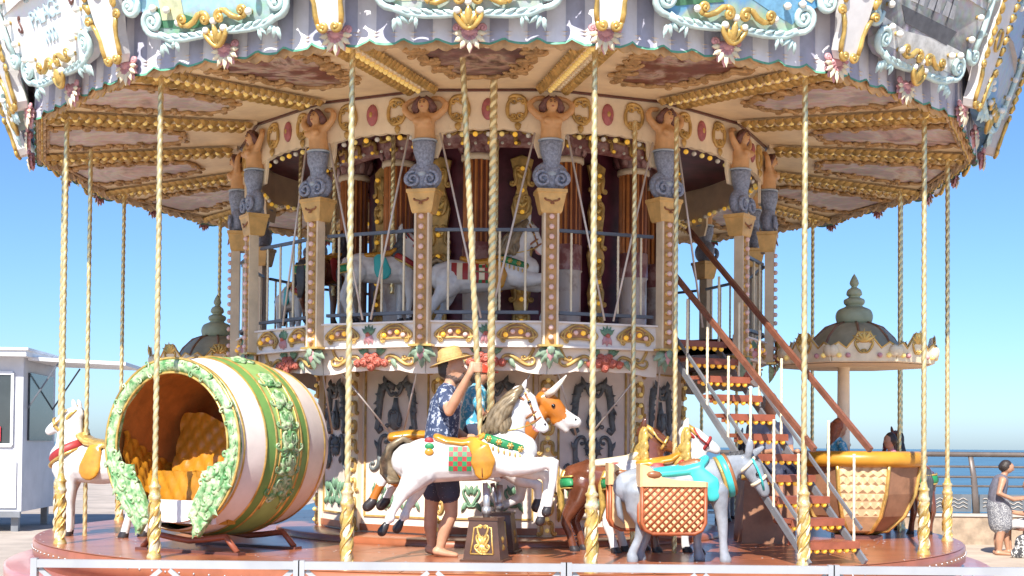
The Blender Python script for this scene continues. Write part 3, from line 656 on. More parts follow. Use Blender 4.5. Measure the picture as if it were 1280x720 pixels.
# --- frieze above the balcony
RF = 2.98; AF = RF * 0.9808; HF = RF * math.sin(R(11.25))
gfz = G(); vs = []; NZ = 24
for i in range(NZ + 1):
    x = -HF + 2 * HF * i / NZ; y = 4.80 - 0.085 * (abs(x) / HF) ** 3 - 0.012 * abs(math.sin(PI * i / 3))
    vs += [(x, 5.16, AF), (x, y, AF), (x, y, AF - 0.05), (x, 5.16, AF - 0.05)]
for i in range(NZ):
    a = i * 4
    for k in range(3): gfz.f.append((a + k, a + k + 1, a + k + 5, a + k + 4)); gfz.m.append('cream'); gfz.s.append(False)
gfz.v = vs; gfz.box((0, 5.155, AF + 0.012), (2 * HF, 0.02, 0.03), 'deck_dark'); me_fz = gfz.mesh('frieze_panel')
me_fs = []
for sx in (1, -1):
    gfs = G()
    for kw in ((0.36, 0.02, 95, 0.36, 'C', 26), (0.18, 0.0, -92, 0.32, 'C', 26), (0.28, 0.12, 170, 0.26, 'C', 34), (0.28, -0.11, 10, 0.22, 'C', 40)):
        scroll(gfs, kw[0], kw[1], kw[2], kw[3], kw[4], kw[5], 'old_gold', a=2.5, p=2.2, r=0.019, sx=sx, n=10)
    leaf(gfs, sx * 0.28, -0.13, -90, 0.08, 0.07, 'old_gold', 0, 0.03)
    me_fs.append(gfs.mesh('gilt_scroll'))
gmd = G(); gmd.ball((0, 0, 0), (0.062, 0.105, 0.03), 'medallion_red', seg=14, rings=8); gmd.ball((0, 0, 0.025), (0.02, 0.03, 0.014), 'old_gold'); me_md = gmd.mesh('oval_medallion')
gfb = G()
for k in range(9):
    x = -0.5 + k * 0.125; gfb.ball((x, 4.77 - 0.06 * (abs(x) / HF) ** 3, AF - 0.09), 0.026, ('bulb_amber', 'bulb_white', 'bulb_warm')[k % 3], seg=8, rings=6)
me_fb = gfb.mesh('bulb_row')
for i in range(NB):
    o = ob('frieze_panel', me_fz, car, bay(TM[i], 0, 0)); ob('gilt_scroll', me_fs[0], o, T3(0, 4.98, AF + 0.012)); ob('gilt_scroll', me_fs[1], o, T3(0, 4.98, AF + 0.012)); ob('oval_medallion', me_md, o, T3(0, 4.98, AF + 0.008)); stuff(ob('bulb_row', me_fb, o))
g = G(); g.lathe([(2.9, 5.14), (0.0, 5.14)], 'burgundy', 48, caps=False); ob('inner_ceiling', g, car)
g = G()
for k in range(96):
    q = G(); scroll(q, 0, 0, 90 * (k % 2), 0.2, 'CS'[k % 2], 36, 'old_gold', p=2, r=0.022, n=6, seg=5); g.join(q, bay(k * 3.75, 2.02 + 0.0, 4.98 - 0.05 * (k % 2)))
    g.ball(pol(k * 3.75, 2.06, 4.87), 0.018, 'bulb_amber' if k % 2 else 'bulb_white', seg=6, rings=4)
g.lathe([(1.95, 5.13), (2.0, 5.05), (2.0, 4.90), (1.9, 4.86)], 'marble_red', 48, caps=False); ob('inner_cornice', g, car)
# --- mermaid columns
mer = [([(0, 0, 0.60, 0.085), (0, 0, 0.68, 0.083), (0, -0.01, 0.76, 0.078), (0, -0.02, 0.83, 0.085), (0, -0.01, 0.87, 0.06)], 1.0, 'skin_carved'), ([(-0.06, -0.015, 0.86, 0.045), (0.06, -0.015, 0.86, 0.045)], 0.9, 'skin_carved'),
       ([(0, -0.02, 0.86, 0.03), (0, -0.03, 0.92, 0.028)], 1, 'skin_carved'), ([(0, -0.045, 0.955, 0.046), (0, -0.04, 0.99, 0.05)], 1.0, 'skin_carved'), ([(0, -0.095, 0.965, 0.009), (0, -0.09, 0.985, 0.007)], 1, 'skin_carved'),
       ([(-0.042, -0.09, 0.81, 0.036)], 0.9, 'skin_carved'), ([(0.042, -0.09, 0.81, 0.036)], 0.9, 'skin_carved')]
for sx in (1, -1):
    mer += [([(sx * 0.095, -0.015, 0.865, 0.036), (sx * 0.155, -0.01, 0.93, 0.03), (sx * 0.165, 0.0, 0.985, 0.026), (sx * 0.12, 0.02, 1.035, 0.024), (sx * 0.06, 0.03, 1.05, 0.026)], 1, 'skin_carved')]
me_mer = sculpt('mermaid_figure', mer, 0.012, 3)
gh = G()
for sx in (1, -1):
    for k in range(4): gh.tube([(sx * 0.02, -0.03 - 0.012 * k, 1.04), (sx * (0.055 + 0.005 * k), -0.04 - 0.005 * k, 1.0), (sx * (0.065 + 0.012 * k), -0.03, 0.945), (sx * (0.07 + 0.01 * k), -0.03 + 0.01 * k, 0.90)], [0.022, 0.026, 0.026, 0.01], 'hair_carved', 7)
gh.ball((0, -0.02, 1.005), (0.058, 0.055, 0.052), 'hair_carved', seg=10, rings=6); me_hair = gh.mesh('carved_hair')
gfc = G()
for sx in (1, -1): gfc.ball((sx * 0.019, -0.091, 0.985), (0.009, 0.006, 0.006), 'hair_carved', seg=7, rings=5); gfc.tube([(sx * 0.008, -0.092, 1.0), (sx * 0.02, -0.093, 1.004), (sx * 0.032, -0.087, 0.999)], 0.0035, 'hair_carved', 5)
gfc.ball((0, -0.094, 0.945), (0.014, 0.006, 0.006), 'rose_red', seg=8, rings=5); me_fc = gfc.mesh('painted_face')
gbp = G(); gbp.slab(half_outline([(0, 0.50), (0.10, 0.50), (0.145, 0.62), (0.15, 0.72), (0.23, 0.76), (0.20, 0.86), (0.19, 1.0), (0.10, 1.08), (0, 1.10)]), 0.03, 'cream', None, 0.006); me_bp = gbp.mesh('backing_board')
gt = G(); gt.tube([(0, 0, 0.62), (0, -0.01, 0.57), (0, -0.012, 0.48), (0.008, -0.01, 0.38), (0.0, -0.01, 0.30), (0, 0, 0.2)], [0.098, 0.102, 0.094, 0.076, 0.068, 0.08], 'tail_blue', 14, lat=(0, 1, 0), sy=0.95)
gt.ball((0, 0.0, 0.185), (0.158, 0.085, 0.190), 'tail_blue', seg=20, rings=12); gt.tube([(0.10 * math.cos(a), 0.098 * math.sin(a), 0.625) for a in np.linspace(0, 2 * PI, 17)], 0.014, 'tail_pale', 6, cap=False)
for sx in (1, -1):
    P = []
    for t in np.linspace(0, 1, 26):
        a = R(100 - 560 * t); rr = 0.078 * (1 - 0.82 * t); P.append((sx * (0.078 + rr * math.cos(a) * 0.95), -0.075 - 0.022 * t, 0.135 + 1.3 * rr * math.sin(a)))
    gt.tube(P, [0.024 * (1 - 0.5 * t) for t in np.linspace(0, 1, 26)], 'tail_blue', 7, lat=(0, 1, 0))
gt.ball((0, -0.062, 0.20), (0.05, 0.03, 0.045), 'tail_pale'); me_tail = gt.mesh('mermaid_tail')
gcp = G(); gcp.add([(x * w, y * w * 0.8, z) for w, z in ((0.09, 3.99), (0.10, 4.01), (0.132, 4.17), (0.142, 4.18), (0.142, 4.21)) for x, y in ((-1, -1), (1, -1), (1, 1), (-1, 1))], [(l * 4 + k, l * 4 + (k + 1) % 4, l * 4 + 4 + (k + 1) % 4, l * 4 + 4 + k) for l in range(4) for k in range(4)] + [(16, 17, 18, 19), (3, 2, 1, 0)], 'capital_tan', None, False)
q = G(); scroll(q, 0.035, 0, 10, 0.13, 'S', 50, 'leather_brown', p=2, r=0.010, n=7); scroll(q, 0.035, 0, 10, 0.13, 'S', 50, 'leather_brown', p=2, r=0.010, n=7, sx=-1); gcp.join(q, T3(0, -0.102, 4.10) @ Matrix.Rotation(R(72), 4, 'X'))
me_cap = gcp.mesh('capital')
gsh = G(); gsh.box((0, -0.012, 3.38), (0.148, 0.075, 1.24), 'shaft_tan'); gsh.box((-0.063, -0.06, 3.38), (0.02, 0.024, 1.24), 'shaft_tan'); gsh.box((0.063, -0.06, 3.38), (0.02, 0.024, 1.24), 'shaft_tan'); gsh.box((0, -0.054, 3.38), (0.105, 0.01, 1.22), 'inlay_orange')
gsh.box((0, -0.01, 2.765), (0.23, 0.18, 0.02), 'gold'); me_sh = gsh.mesh('shaft')
gcb = G()
for k in range(13):
    z = 2.84 + k * 0.093; gcb.ball((0, -0.088, z), 0.026, 'bulb_pink', seg=9, rings=6); gcb.lathe([(0.03, 0), (0.018, 0.012)], 'gold', 8, T3(0, -0.062, z) @ Matrix.Rotation(R(90), 4, 'X'), caps=False)
me_cb = gcb.mesh('bulb_row')
gac = G()
for k, a in enumerate((-150, -120, -90, -60, -30)): leaf(gac, 0, 0.0, a, 0.19 if k == 2 else 0.16, 0.11, 'acanthus', 0.0, 0.06, 6)
leaf(gac, 0, 0.01, -90, 0.13, 0.09, 'corbel_pink', 0.05, 0.03); leaf(gac, 0, 0.02, -90, 0.09, 0.08, 'acanthus', 0.075, 0.03); me_ac = gac.mesh('acanthus_corbel')
for i in range(NB):
    M = bay(TV[i], RF + 0.03, 0) @ Matrix(((1, 0, 0, 0), (0, 0, 1, 0), (0, -1, 0, 0), (0, 0, 0, 1)))
    e = bpy.data.objects.new('mermaid_column', None); COL.objects.link(e); e.parent = car; e.matrix_local = M
    ob('mermaid_figure', me_mer, e, T3(0, 0, 4.03) @ SX(1.22, 1.1, 1.0)); ob('backing_board', me_bp, e, T3(0, 0.10, 4.03) @ Matrix.Rotation(R(90), 4, 'X')); ob('carved_hair', me_hair, e, T3(0, 0, 4.03)); stuff(ob('painted_face', me_fc, e, T3(0, -0.008, 4.03))); ob('mermaid_tail', me_tail, e, T3(0, 0, 4.20) @ SX(1.08, 1.05, 0.76)); ob('capital', me_cap, e); ob('shaft', me_sh, e)
    stuff(ob('bulb_row', me_cb, e)); ob('acanthus_corbel', me_ac, e, T3(0, -0.02, 2.74) @ Matrix.Rotation(R(90), 4, 'X'))
# --- balcony
RB = 3.0; AB = RB * 0.9808; HB = RB * math.sin(R(11.25))
gbd = G(); gbd.box((0, 2.875, AB - 0.03), (2 * HB, 0.24, 0.06), 'band_white'); gbd.box((0, 2.765, AB + 0.01), (2 * HB, 0.018, 0.04), 'band_white'); gbd.box((0, 2.99, AB + 0.008), (2 * HB, 0.018, 0.05), 'band_white'); me_bd = gbd.mesh('balcony_band')
gct = G(); co = [(0.165 * math.cos(a) * (1 + 0.12 * math.cos(2 * a)), 0.068 * math.sin(a) + 0.018 * math.cos(2 * a) - 0.01 * (1 - abs(math.cos(a)))) for a in np.linspace(0, 2 * PI, 28, endpoint=False)]
gct.slab(co, 0.012, 'cartouche', T3(0, 0, 0)); gct.tube([(x, y, 0.014) for x, y in co + co[:1]], 0.013, 'old_gold', 6, lat=(0, 0, 1), cap=False)
scroll(gct, 0.0, -0.058, 0, 0.22, 'C', 14, 'old_gold', p=2, r=0.012, z=0.016, n=9); scroll(gct, 0.15, 0.02, 80, 0.2, 'C', 40, 'old_gold', a=3, p=2, r=0.012, z=0.016); scroll(gct, 0.15, 0.02, 80, 0.2, 'C', 40, 'old_gold', a=3, p=2, r=0.012, z=0.016, sx=-1)
me_ct = gct.mesh('cartouche')
gcl = G()
for k, x in enumerate((-0.105, -0.04, 0.035, 0.10)): gcl.ball((x, 0.0 + (0.016 if k in (1, 2) else -0.012), 0.03), 0.025, 'bulb_amber' if k % 2 == 0 else 'bulb_pink', seg=9, rings=6)
me_cl = gcl.mesh('bulb_cluster')
gpm = G()
for a in (40, 65, 90, 115, 140): leaf(gpm, 0, 0.0, a, 0.10, 0.05, 'leaf_green', 0, 0.03)
for a in (-120, -90, -60): leaf(gpm, 0, 0.0, a, 0.10, 0.06, 'corbel_pink', 0, 0.04)
gpm.ball((0, 0.0, 0.02), 0.026, 'rose_red', seg=7, rings=5); me_pm = gpm.mesh('palmette')
grw = G()   # swag of roses and gilt scrolls under the balcony edge
for x, y, r in ((0, -0.05, 0.055), (-0.075, -0.075, 0.05), (0.075, -0.075, 0.05), (-0.15, -0.085, 0.042), (0.15, -0.085, 0.042), (0, -0.12, 0.045), (-0.045, -0.015, 0.035), (0.045, -0.015, 0.035)):
    grw.ball((x, y, 0.02), (r, r, r * 0.7), 'rose_red', seg=9, rings=6)
    P = [(x + r * 0.8 * (1 - t) * math.cos(9 * t), y + r * 0.8 * (1 - t) * math.sin(9 * t), 0.02 + r * (0.55 + 0.35 * t)) for t in np.linspace(0, 0.9, 12)]; grw.tube(P, r * 0.13, 'rose_red', 5)
for sx in (1, -1):
    for a in (30, 60, 95): leaf(grw, sx * 0.07, -0.0, a if sx > 0 else 180 - a, 0.10, 0.05, 'leaf_green', 0, 0.03)
    scroll(grw, 0.30, -0.06, -35, 0.40, 'S', 24, 'old_gold', p=2.2, r=0.020, sx=sx, n=11); scroll(grw, 0.42, 0.0, 60, 0.26, 'C', 30, 'old_gold', p=2.2, r=0.016, sx=sx, n=9); leaf(grw, sx * 0.22, -0.05, -60 if sx > 0 else -120, 0.10, 0.06, 'acanthus', 0, 0.03)
me_rw = grw.mesh('rose_swag')
gsk = G(); vs = []
for i in range(17):
    x = -0.565 + 1.13 * i / 16; y = 2.56 - 0.05 * (abs(x) / 0.565) ** 2 - 0.015 * abs(math.sin(PI * i / 4)); vs += [(x, 2.76, AB - 0.07), (x, y, AB - 0.09), (x, y, AB - 0.12), (x, 2.76, AB - 0.12)]
for i in range(16):
    for k in range(3): gsk.f.append((i * 4 + k, i * 4 + k + 1, i * 4 + k + 5, i * 4 + k + 4)); gsk.m.append('core_pink'); gsk.s.append(False)
gsk.v = vs; me_sk = gsk.mesh('balcony_skirt')
gdk = G(); a0, a1 = 1.55, AB - 0.055
gdk.add([(-a0 * HT, 2.96, a0), (a0 * HT, 2.96, a0), (a1 * HT, 2.96, a1), (-a1 * HT, 2.96, a1), (-a0 * HT, 2.80, a0), (a0 * HT, 2.80, a0), (a1 * HT, 2.80, a1), (-a1 * HT, 2.80, a1)], [(0, 3, 2, 1), (4, 5, 6, 7), (3, 7, 6, 2)], 'deck_dark', None, False); me_dk = gdk.mesh('balcony_floor')
grt = G(); grt.bar((-HB + 0.1, 3.85, AB - 0.02), (HB - 0.1, 3.85, AB - 0.02), 0.03, 0.035, 'rail_grey'); me_rt = grt.mesh('top_rail')
grt = G(); grt.bar((-HB + 0.1, 3.08, AB - 0.02), (HB - 0.1, 3.08, AB - 0.02), 0.03, 0.045, 'rail_grey'); me_rtb = grt.mesh('bottom_rail')
def rope(r, L, pitch, m, seg=12, lobes=2, per=8, amp=0.12, groove=None):
    q = G(); n = max(2, int(L / pitch * per)); vs = []; mm = []
    for i in range(n + 1):
        z = L * i / n
        for k in range(seg):
            a = 2 * PI * k / seg; w = math.cos(lobes * a - 2 * PI * z / pitch); vs.append((r * (1 + amp * w) * math.cos(a), r * (1 + amp * w) * math.sin(a), z))
            if i < n: mm.append(groove if groove and math.cos(lobes * (a + PI / seg) - 2 * PI * (z + L / n / 2) / pitch) < -0.84 else m)
    fs = [(i * seg + k, i * seg + (k + 1) % seg, (i + 1) * seg + (k + 1) % seg, (i + 1) * seg + k) for i in range(n) for k in range(seg)]
    fs += [tuple(range(seg))[::-1], tuple(n * seg + k for k in range(seg))]; q.add(vs, fs, m); q.m = mm + [m, m]; return q
me_bal = rope(0.012, 0.75, 0.05, 'ivory', 6, 2, 4).mesh('baluster')
R90 = Matrix.Rotation(R(-90), 4, 'X')
for i in range(NB):
    th = near(TM[i])
    if abs(th - 42.5) < 3: continue
    M = bay(TM[i], 0, 0)
    o = ob('balcony_band', me_bd, car, M)
    for x in (-0.29, 0.29):
        ob('cartouche', me_ct, o, T3(x, 2.885, AB + 0.004) @ RZ(180)); stuff(ob('bulb_cluster', me_cl, o, T3(x, 2.88, AB + 0.004)))
    ob('palmette', me_pm, o, T3(0, 2.88, AB + 0.004))
    o = ob('balcony_skirt', me_sk, car, M); ob('rose_swag', me_rw, o, T3(0, 2.70, AB - 0.06))
    ob('balcony_floor', me_dk, car, M)
    e = bpy.data.objects.new('balcony_railing', None); COL.objects.link(e); e.parent = car; e.matrix_local = M
    ob('top_rail', me_rt, e); ob('bottom_rail', me_rtb, e)
    for x in (-0.36, -0.12, 0.12, 0.36): ob('baluster', me_bal, e, T3(x, 3.09, AB - 0.02) @ R90)
# diagonal tie rods from each mermaid
for i in range(NB):
    if abs(near(TV[i])) > 45: continue
    for s_ in (-1, 1):
        th = near(TV[i])
        q = G(); q.tube([pol(th + s_ * 2.9, 3.03, 4.74), pol(th + s_ * 10.4, 2.99, 3.02)], 0.011, 'rod_pale', 6); ob('tie_rod', q, car)
        q = G(); q.tube([pol(th + s_ * 0.8, 2.92, 2.72), pol(th + s_ * 9.5, 2.40, 1.95)], 0.010, 'rod_pale', 6)
        if abs(th) < 40: ob('tie_rod', q, car)
# --- upper drum: burgundy wall, fluted columns, gilt bulb pilasters
g = G(); g.lathe([(1.55, 2.97), (1.55, 5.12)], 'burgundy', 36, caps=False); ob('upper_drum_wall', g, car)
guc = G(); guc.lathe([(0.17, 2.97), (0.17, 3.03), (0.15, 3.05), (0.15, 3.62), (0.165, 3.64)], 'marble_white', 20, caps=False); guc.lathe([(0.16, 3.64), (0.16, 3.90), (0.15, 3.905)], 'marble_red', 20, caps=False)
vs = []; NFl = 64
for z in (3.9, 4.74):
    for k in range(NFl): a = 2 * PI * k / NFl; rr = 0.142 + 0.011 * (1 if (k // 2) % 2 else -1); vs.append((rr * math.cos(a), rr * math.sin(a), z))
guc.add(vs, [], 'flute_orange')
k0 = len(guc.v) - len(vs)
for k in range(NFl):
    k2 = (k + 1) % NFl; guc.f.append((k0 + k, k0 + k2, k0 + NFl + k2, k0 + NFl + k)); guc.m.append('flute_orange' if (k // 2) % 2 else 'flute_groove'); guc.s.append(False)
guc.lathe([(0.15, 4.74), (0.175, 4.75), (0.175, 4.80), (0.15, 4.80)], 'cream', 20, caps=False); guc.lathe([(0.15, 4.80), (0.16, 4.86), (0.21, 4.98), (0.21, 5.0), (0.0, 5.0)], 'marble_red', 20, caps=False)
for k in range(10):
    q = G(); leaf(q, 0, 0, 90, 0.16, 0.09, 'marble_red', 0, 0.03); guc.join(q, bay(36 * k, 0.165, 4.82, 18))
me_uc = guc.mesh('fluted_column')
gup = G(); gup.slab(half_outline([(0, 3.0), (0.07, 3.0), (0.10, 3.1), (0.06, 3.2), (0.11, 3.45), (0.07, 3.6), (0.12, 3.85), (0.06, 4.0), (0.11, 4.3), (0.05, 4.5), (0.12, 4.8), (0.0, 4.85)]), 0.03, 'old_gold', None, 0.01)
for k in range(6):
    y = 3.12 + k * 0.3
    for sx in (1, -1):
        scroll(gup, 0.07, y, 80, 0.28, 'CS'[k % 2], 34, 'old_gold', p=2.2, r=0.024, z=0.04, sx=sx, n=9); leaf(gup, 0, y - 0.02, 90 + sx * 40, 0.12, 0.06, 'gold', 0.03, 0.03)
me_up = gup.mesh('gilt_pilaster')
gub = G()
for k in range(8): gub.ball((0, 3.12 + k * 0.225, 0.07), 0.024, 'bulb_amber', seg=8, rings=6)
me_ub = gub.mesh('bulb_row')
for k in range(12):
    ob('fluted_column', me_uc, car, Matrix.Translation(pol(22 + 30 * k, 1.78, 0)))
    o = ob('gilt_pilaster', me_up, car, bay(7 + 30 * k, 1.63, 0)); stuff(ob('bulb_row', me_ub, o))
# --- lower drum: twelve painted panels with dark carvings
RL = 2.07; AL = RL * math.cos(R(15)); HL = RL * math.sin(R(15))
glp = G(); glp.box((0, 1.86, AL - 0.02), (2 * HL, 1.86, 0.04), 'core_pink'); glp.box((0, 0.985, AL + 0.008), (2 * HL, 0.07, 0.03), 'deck_red'); 
for sx in (-1, 1): glp.box((sx * (HL - 0.135), 1.86, AL + 0.008), (0.018, 1.50, 0.016), 'old_gold')
for y in (1.105, 2.615): glp.box((0, y, AL + 0.008), (2 * HL - 0.25, 0.018, 0.018), 'old_gold')
me_lp = glp.mesh('drum_panel')
def carve(fn):
    q = G(); fn(q); q.warp(lambda x, y, z: (x * 1.12, y * 1.12, z)); return q.mesh('dark_carving')
def arch(q):
    for sx in (1, -1):
        P = [(sx * x, y, 0) for x, y in ((0.02, 0.20), (0.10, 0.235), (0.16, 0.20), (0.185, 0.10), (0.19, 0.0), (0.20, -0.10), (0.215, -0.17), (0.19, -0.20), (0.165, -0.18), (0.175, -0.155))]
        q.tube(P, [0.03, 0.04, 0.042, 0.036, 0.03, 0.028, 0.028, 0.026, 0.022, 0.016], 'slate_carving', 7)
        for k in range(6): leaf(q, sx * (0.10 + 0.02 * k), 0.22 - 0.045 * k, (70 - 30 * k) if sx > 0 else 110 + 30 * k, 0.10, 0.05, 'slate_carving', 0.01, 0.04)
        scroll(q, 0.07, 0.17, 60, 0.2, 'C', 40, 'slate_carving', p=2, r=0.018, z=0.03, sx=sx, n=8)
def drop(q):
    q.lathe([(0.0, -0.03), (0.05, -0.02), (0.035, 0.02), (0, 0.03)], 'slate_carving', 10); q.tube([(0, 0.16, 0), (0, 0.10, 0.005), (0, 0.04, 0.01), (0, -0.04, 0.012), (0, -0.10, 0.008), (0, -0.13, 0)], [0.022, 0.028, 0.05, 0.08, 0.062, 0.03], 'slate_carving', 10, lat=(0, 0, 1), sy=0.5)
    for sx in (1, -1): scroll(q, 0.045, -0.03, 80, 0.22, 'S', 34, 'slate_carving', p=2, r=0.014, z=0.04, sx=sx, n=8)
def rosette(q):
    q.ball((0, 0, 0), (0.085, 0.095, 0.03), 'slate_carving', seg=12, rings=7)
    for k in range(10): leaf(q, 0, 0, 36 * k, 0.11, 0.05, 'slate_carving', 0.015, 0.03)
    q.ball((0, 0, 0.04), 0.025, 'slate_carving')
def side_s(q):
    scroll(q, 0, 0, 88, 0.46, 'S', 26, 'slate_carving', p=2.6, r=0.026, n=12); leaf(q, 0.0, 0.03, 60, 0.1, 0.05, 'slate_carving', 0.01, 0.03); leaf(q, 0, -0.03, 240, 0.1, 0.05, 'slate_carving', 0.01, 0.03)
def base_green(q):
    for sx in (1, -1):
        scroll(q, 0.06, 0.0, 60, 0.34, 'C', 26, 'leaf_green', a=-2, p=2.4, r=0.022, sx=sx, n=10); leaf(q, sx * 0.06, -0.04, -60 if sx > 0 else -120, 0.14, 0.07, 'leaf_green', 0, 0.03); leaf(q, sx * 0.03, 0.06, 70 if sx > 0 else 110, 0.14, 0.06, 'leaf_green', 0, 0.03)
    q.ball((0, 0.12, 0), (0.03, 0.06, 0.02), 'leaf_green')
me_c = [carve(f) for f in (arch, drop, rosette, side_s, base_green)]
glc = G(); glc.box((0, 1.83, 0.0), (0.17, 1.80, 0.05), 'cream')
for k in range(9):
    y = 1.02 + k * 0.2
    for sx in (1, -1): scroll(glc, 0.055, y, 85, 0.2, 'C' if k % 2 else 'S', 36, 'old_gold', p=2.2, r=0.02, z=0.035, sx=sx, n=8)
me_lc = glc.mesh('drum_pilaster')
glb = G()
for k in range(15): glb.ball((0, 1.0 + k * 0.115, 0.055), 0.024, 'bulb_warm', seg=8, rings=6)
me_lb = glb.mesh('bulb_row')
for k in range(12):
    th = near(13 + 30 * k); o = ob('drum_panel', me_lp, car, bay(th + 15, 0, 0))
    ob('dark_carving', me_c[0], o, T3(0, 2.20, AL + 0.015)); ob('dark_carving', me_c[1], o, T3(0, 2.14, AL + 0.02)); ob('dark_carving', me_c[2], o, T3(0, 1.82, AL + 0.01))
    for sx in (1, -1): ob('dark_carving', me_c[3], o, T3(sx * 0.21, 1.76, AL + 0.012) @ SX(sx, 1, 1)); ob('green_carving', me_c[4], o, T3(sx * 0.21, 1.30, AL + 0.012) @ SX(sx * 0.7, 0.7, 1))
    ob('green_carving', me_c[4], o, T3(0, 1.32, AL + 0.012) @ SX(0.7, 0.75, 1))
    o = ob('drum_pilaster', me_lc, car, bay(th, RL + 0.005, 0)); stuff(ob('bulb_row', me_lb, o))
# --- sixteen twisted brass poles on carved sleeves
me_pole = rope(0.0235, 3.55, 0.085, 'brass', 16, 2, 14, 0.10, 'brass_groove').mesh('twisted_pole')
gsl = G(); gsl.lathe([(0.075, 0.0), (0.078, 0.02), (0.062, 0.05), (0.058, 0.08), (0.052, 0.3), (0.055, 0.48), (0.062, 0.50)], 'sleeve_gold', 18, caps=False); gsl.lathe([(0.062, 0.50), (0.068, 0.51), (0.068, 0.53), (0.056, 0.545), (0.054, 0.59), (0.064, 0.60), (0.064, 0.615), (0.045, 0.63), (0.032, 0.68), (0.0, 0.68)], 'sleeve_gold', 18, caps=False)
for k in range(3):
    P = [((0.056 + 0.004) * math.cos(2.1 * k + 7 * t), 0.06 * math.sin(2.1 * k + 7 * t), 0.05 + 0.44 * t) for t in np.linspace(0, 1, 22)]; gsl.tube(P, 0.010, 'gold', 5)
    for j in range(4):
        q = G(); leaf(q, 0, 0, 62, 0.12, 0.05, 'gold' if j % 2 else 'ivory', 0, 0.014); q.warp(lambda x, y, z: (x, y, z + 0.0 - x * x / 0.11)); gsl.join(q, bay(120 * k + 55 * j, 0.056, 0.06 + 0.1 * j))
gsl.warp(lambda x, y, z: (x * 0.80, y * 0.80, z)); me_sl = gsl.mesh('carved_sleeve')
for i in range(NB):
    e = bpy.data.objects.new('canopy_pole', None); COL.objects.link(e); e.parent = car; e.location = pol(TV[i], 4.9, PZ); e.rotation_euler = (0, 0, R(TV[i]))
    ob('carved_sleeve', me_sl, e); ob('twisted_pole', me_pole, e, T3(0, 0, 0.66))
# --- staircase
st = bpy.data.objects.new('staircase', None); COL.objects.link(st); st.parent = car
S0 = Vector((2.80, -4.02, PZ)); S1 = Vector((1.86, -2.16, 2.86)); NS = 11
run = (S1 - S0); run.z = 0; rl = run.length; rd = run.normalized(); sd = Vector((-rd.y, rd.x, 0))   # sd points to the left going up
HWs = 0.30
gtr = G(); gtr.box((0, 0, 0), (2 * HWs - 0.03, 0.24, 0.035), 'tread_red'); gtr.box((0, -0.118, -0.016), (2 * HWs - 0.03, 0.016, 0.055), 'tread_red'); me_tr = gtr.mesh('tread')
gtb = G()
for k in range(7): gtb.ball((-0.24 + 0.08 * k, -0.10, -0.056), 0.024, 'bulb_amber', seg=8, rings=6)
gtb.box((0, -0.07, -0.04), (2 * HWs - 0.05, 0.03, 0.04), 'tread_red')
me_tb = gtb.mesh('bulb_row')
Ms = Matrix((( -sd.x, rd.x, 0, 0), (-sd.y, rd.y, 0, 0), (0, 0, 1, 0), (0, 0, 0, 1)))
for k in range(NS):
    t = (k + 0.4) / NS; p = S0 + (S1 - S0) * t; p.z = PZ + 0.182 * (k + 1)
    o = ob('tread', me_tr, st, Matrix.Translation(p) @ Ms); stuff(ob('bulb_row', me_tb, o))
for sx in (-1, 1):
    off = sd * HWs * sx
    q = G(); q.bar(S0 + off + V(0, 0, 0.02) - rd * 0.1, S1 + off + V(0, 0, 0.02), 0.025, 0.06, 'stair_grey'); ob('stringer', q, st)
    q = G(); q.bar(S0 + off + V(0, 0, 0.30) - rd * 0.05, S1 + off + V(0, 0, 0.24), 0.02, 0.03, 'stair_grey'); ob('mid_rail', q, st)
    q = G(); top_ext = 1.0 if sx > 0 else 1.22
    q.bar(S0 + off + V(0, 0, 0.97) - rd * 0.16, S0 + (S1 - S0) * top_ext + off + V(0, 0, 0.80), 0.036, 0.048, 'handrail_wood'); ob('handrail', q, st)
    for k in range(7):
        t = 0.02 + k / 6.4; a = S0 + (S1 - S0) * t + off; q = rope(0.013, 0.85 - 0.14 * t, 0.05, 'ivory', 6, 2, 4); ob('baluster', q, st, Matrix.Translation(a + V(0, 0, 0.05)))
# ------------------------------------------------------------------ riding animals and cars
def base_y(d): return 556 + (EYE - PZ) * FPX / d
def root_at(px, d):
    p = W(px, base_y(d), d); p.z = PZ; return p
class Px:
    """photo pixels of a side view at distance d -> metres about the foot point"""
    def __init__(s, ox, d): s.ox, s.s, s.by = ox, d / FPX, base_y(d)
    def p(s, x, y, l=0.0): return ((x - s.ox) * s.s, l * s.s, (s.by - y) * s.s)
    def q(s, pts): return [s.p(a[0], a[1], a[2]) + (a[3] * s.s,) for a in pts]
    def path(s, pts): return [s.p(*a) for a in pts]
def rod(a, b, r=0.021, m='brass', pitch=0.085):
    a = Vector(a); b = Vector(b); g = rope(r, (b - a).length, 0.085, m, 14, 2, 12, 0.10, 'brass_groove' if m == 'brass' else 'stair_grey')
    return g, Matrix.Translation(a) @ (b - a).to_track_quat('Z', 'Y').to_matrix().to_4x4()
def strands(g, P, paths, r, m, s_):
    for k, pa in enumerate(paths):
        n = len(pa); g.tube([P.p(*a) for a in pa], [r * s_ * (0.8 if i == 0 else (0.25 if i == n - 1 else 1.0)) for i in range(n)], m, 6)
def wavy(a, b, n, amp, ph, side, bulge=0.0):
    out = []
    for i in range(n + 1):
        t = i / n; x = a[0] + (b[0] - a[0]) * t; y = a[1] + (b[1] - a[1]) * t
        nx, ny = -(b[1] - a[1]), (b[0] - a[0]); l = math.hypot(nx, ny); w = amp * math.sin(ph + t * 9) * (0.3 + t) + bulge * math.sin(PI * t)
        out.append((x + nx / l * w, y + ny / l * w, side))
    return out
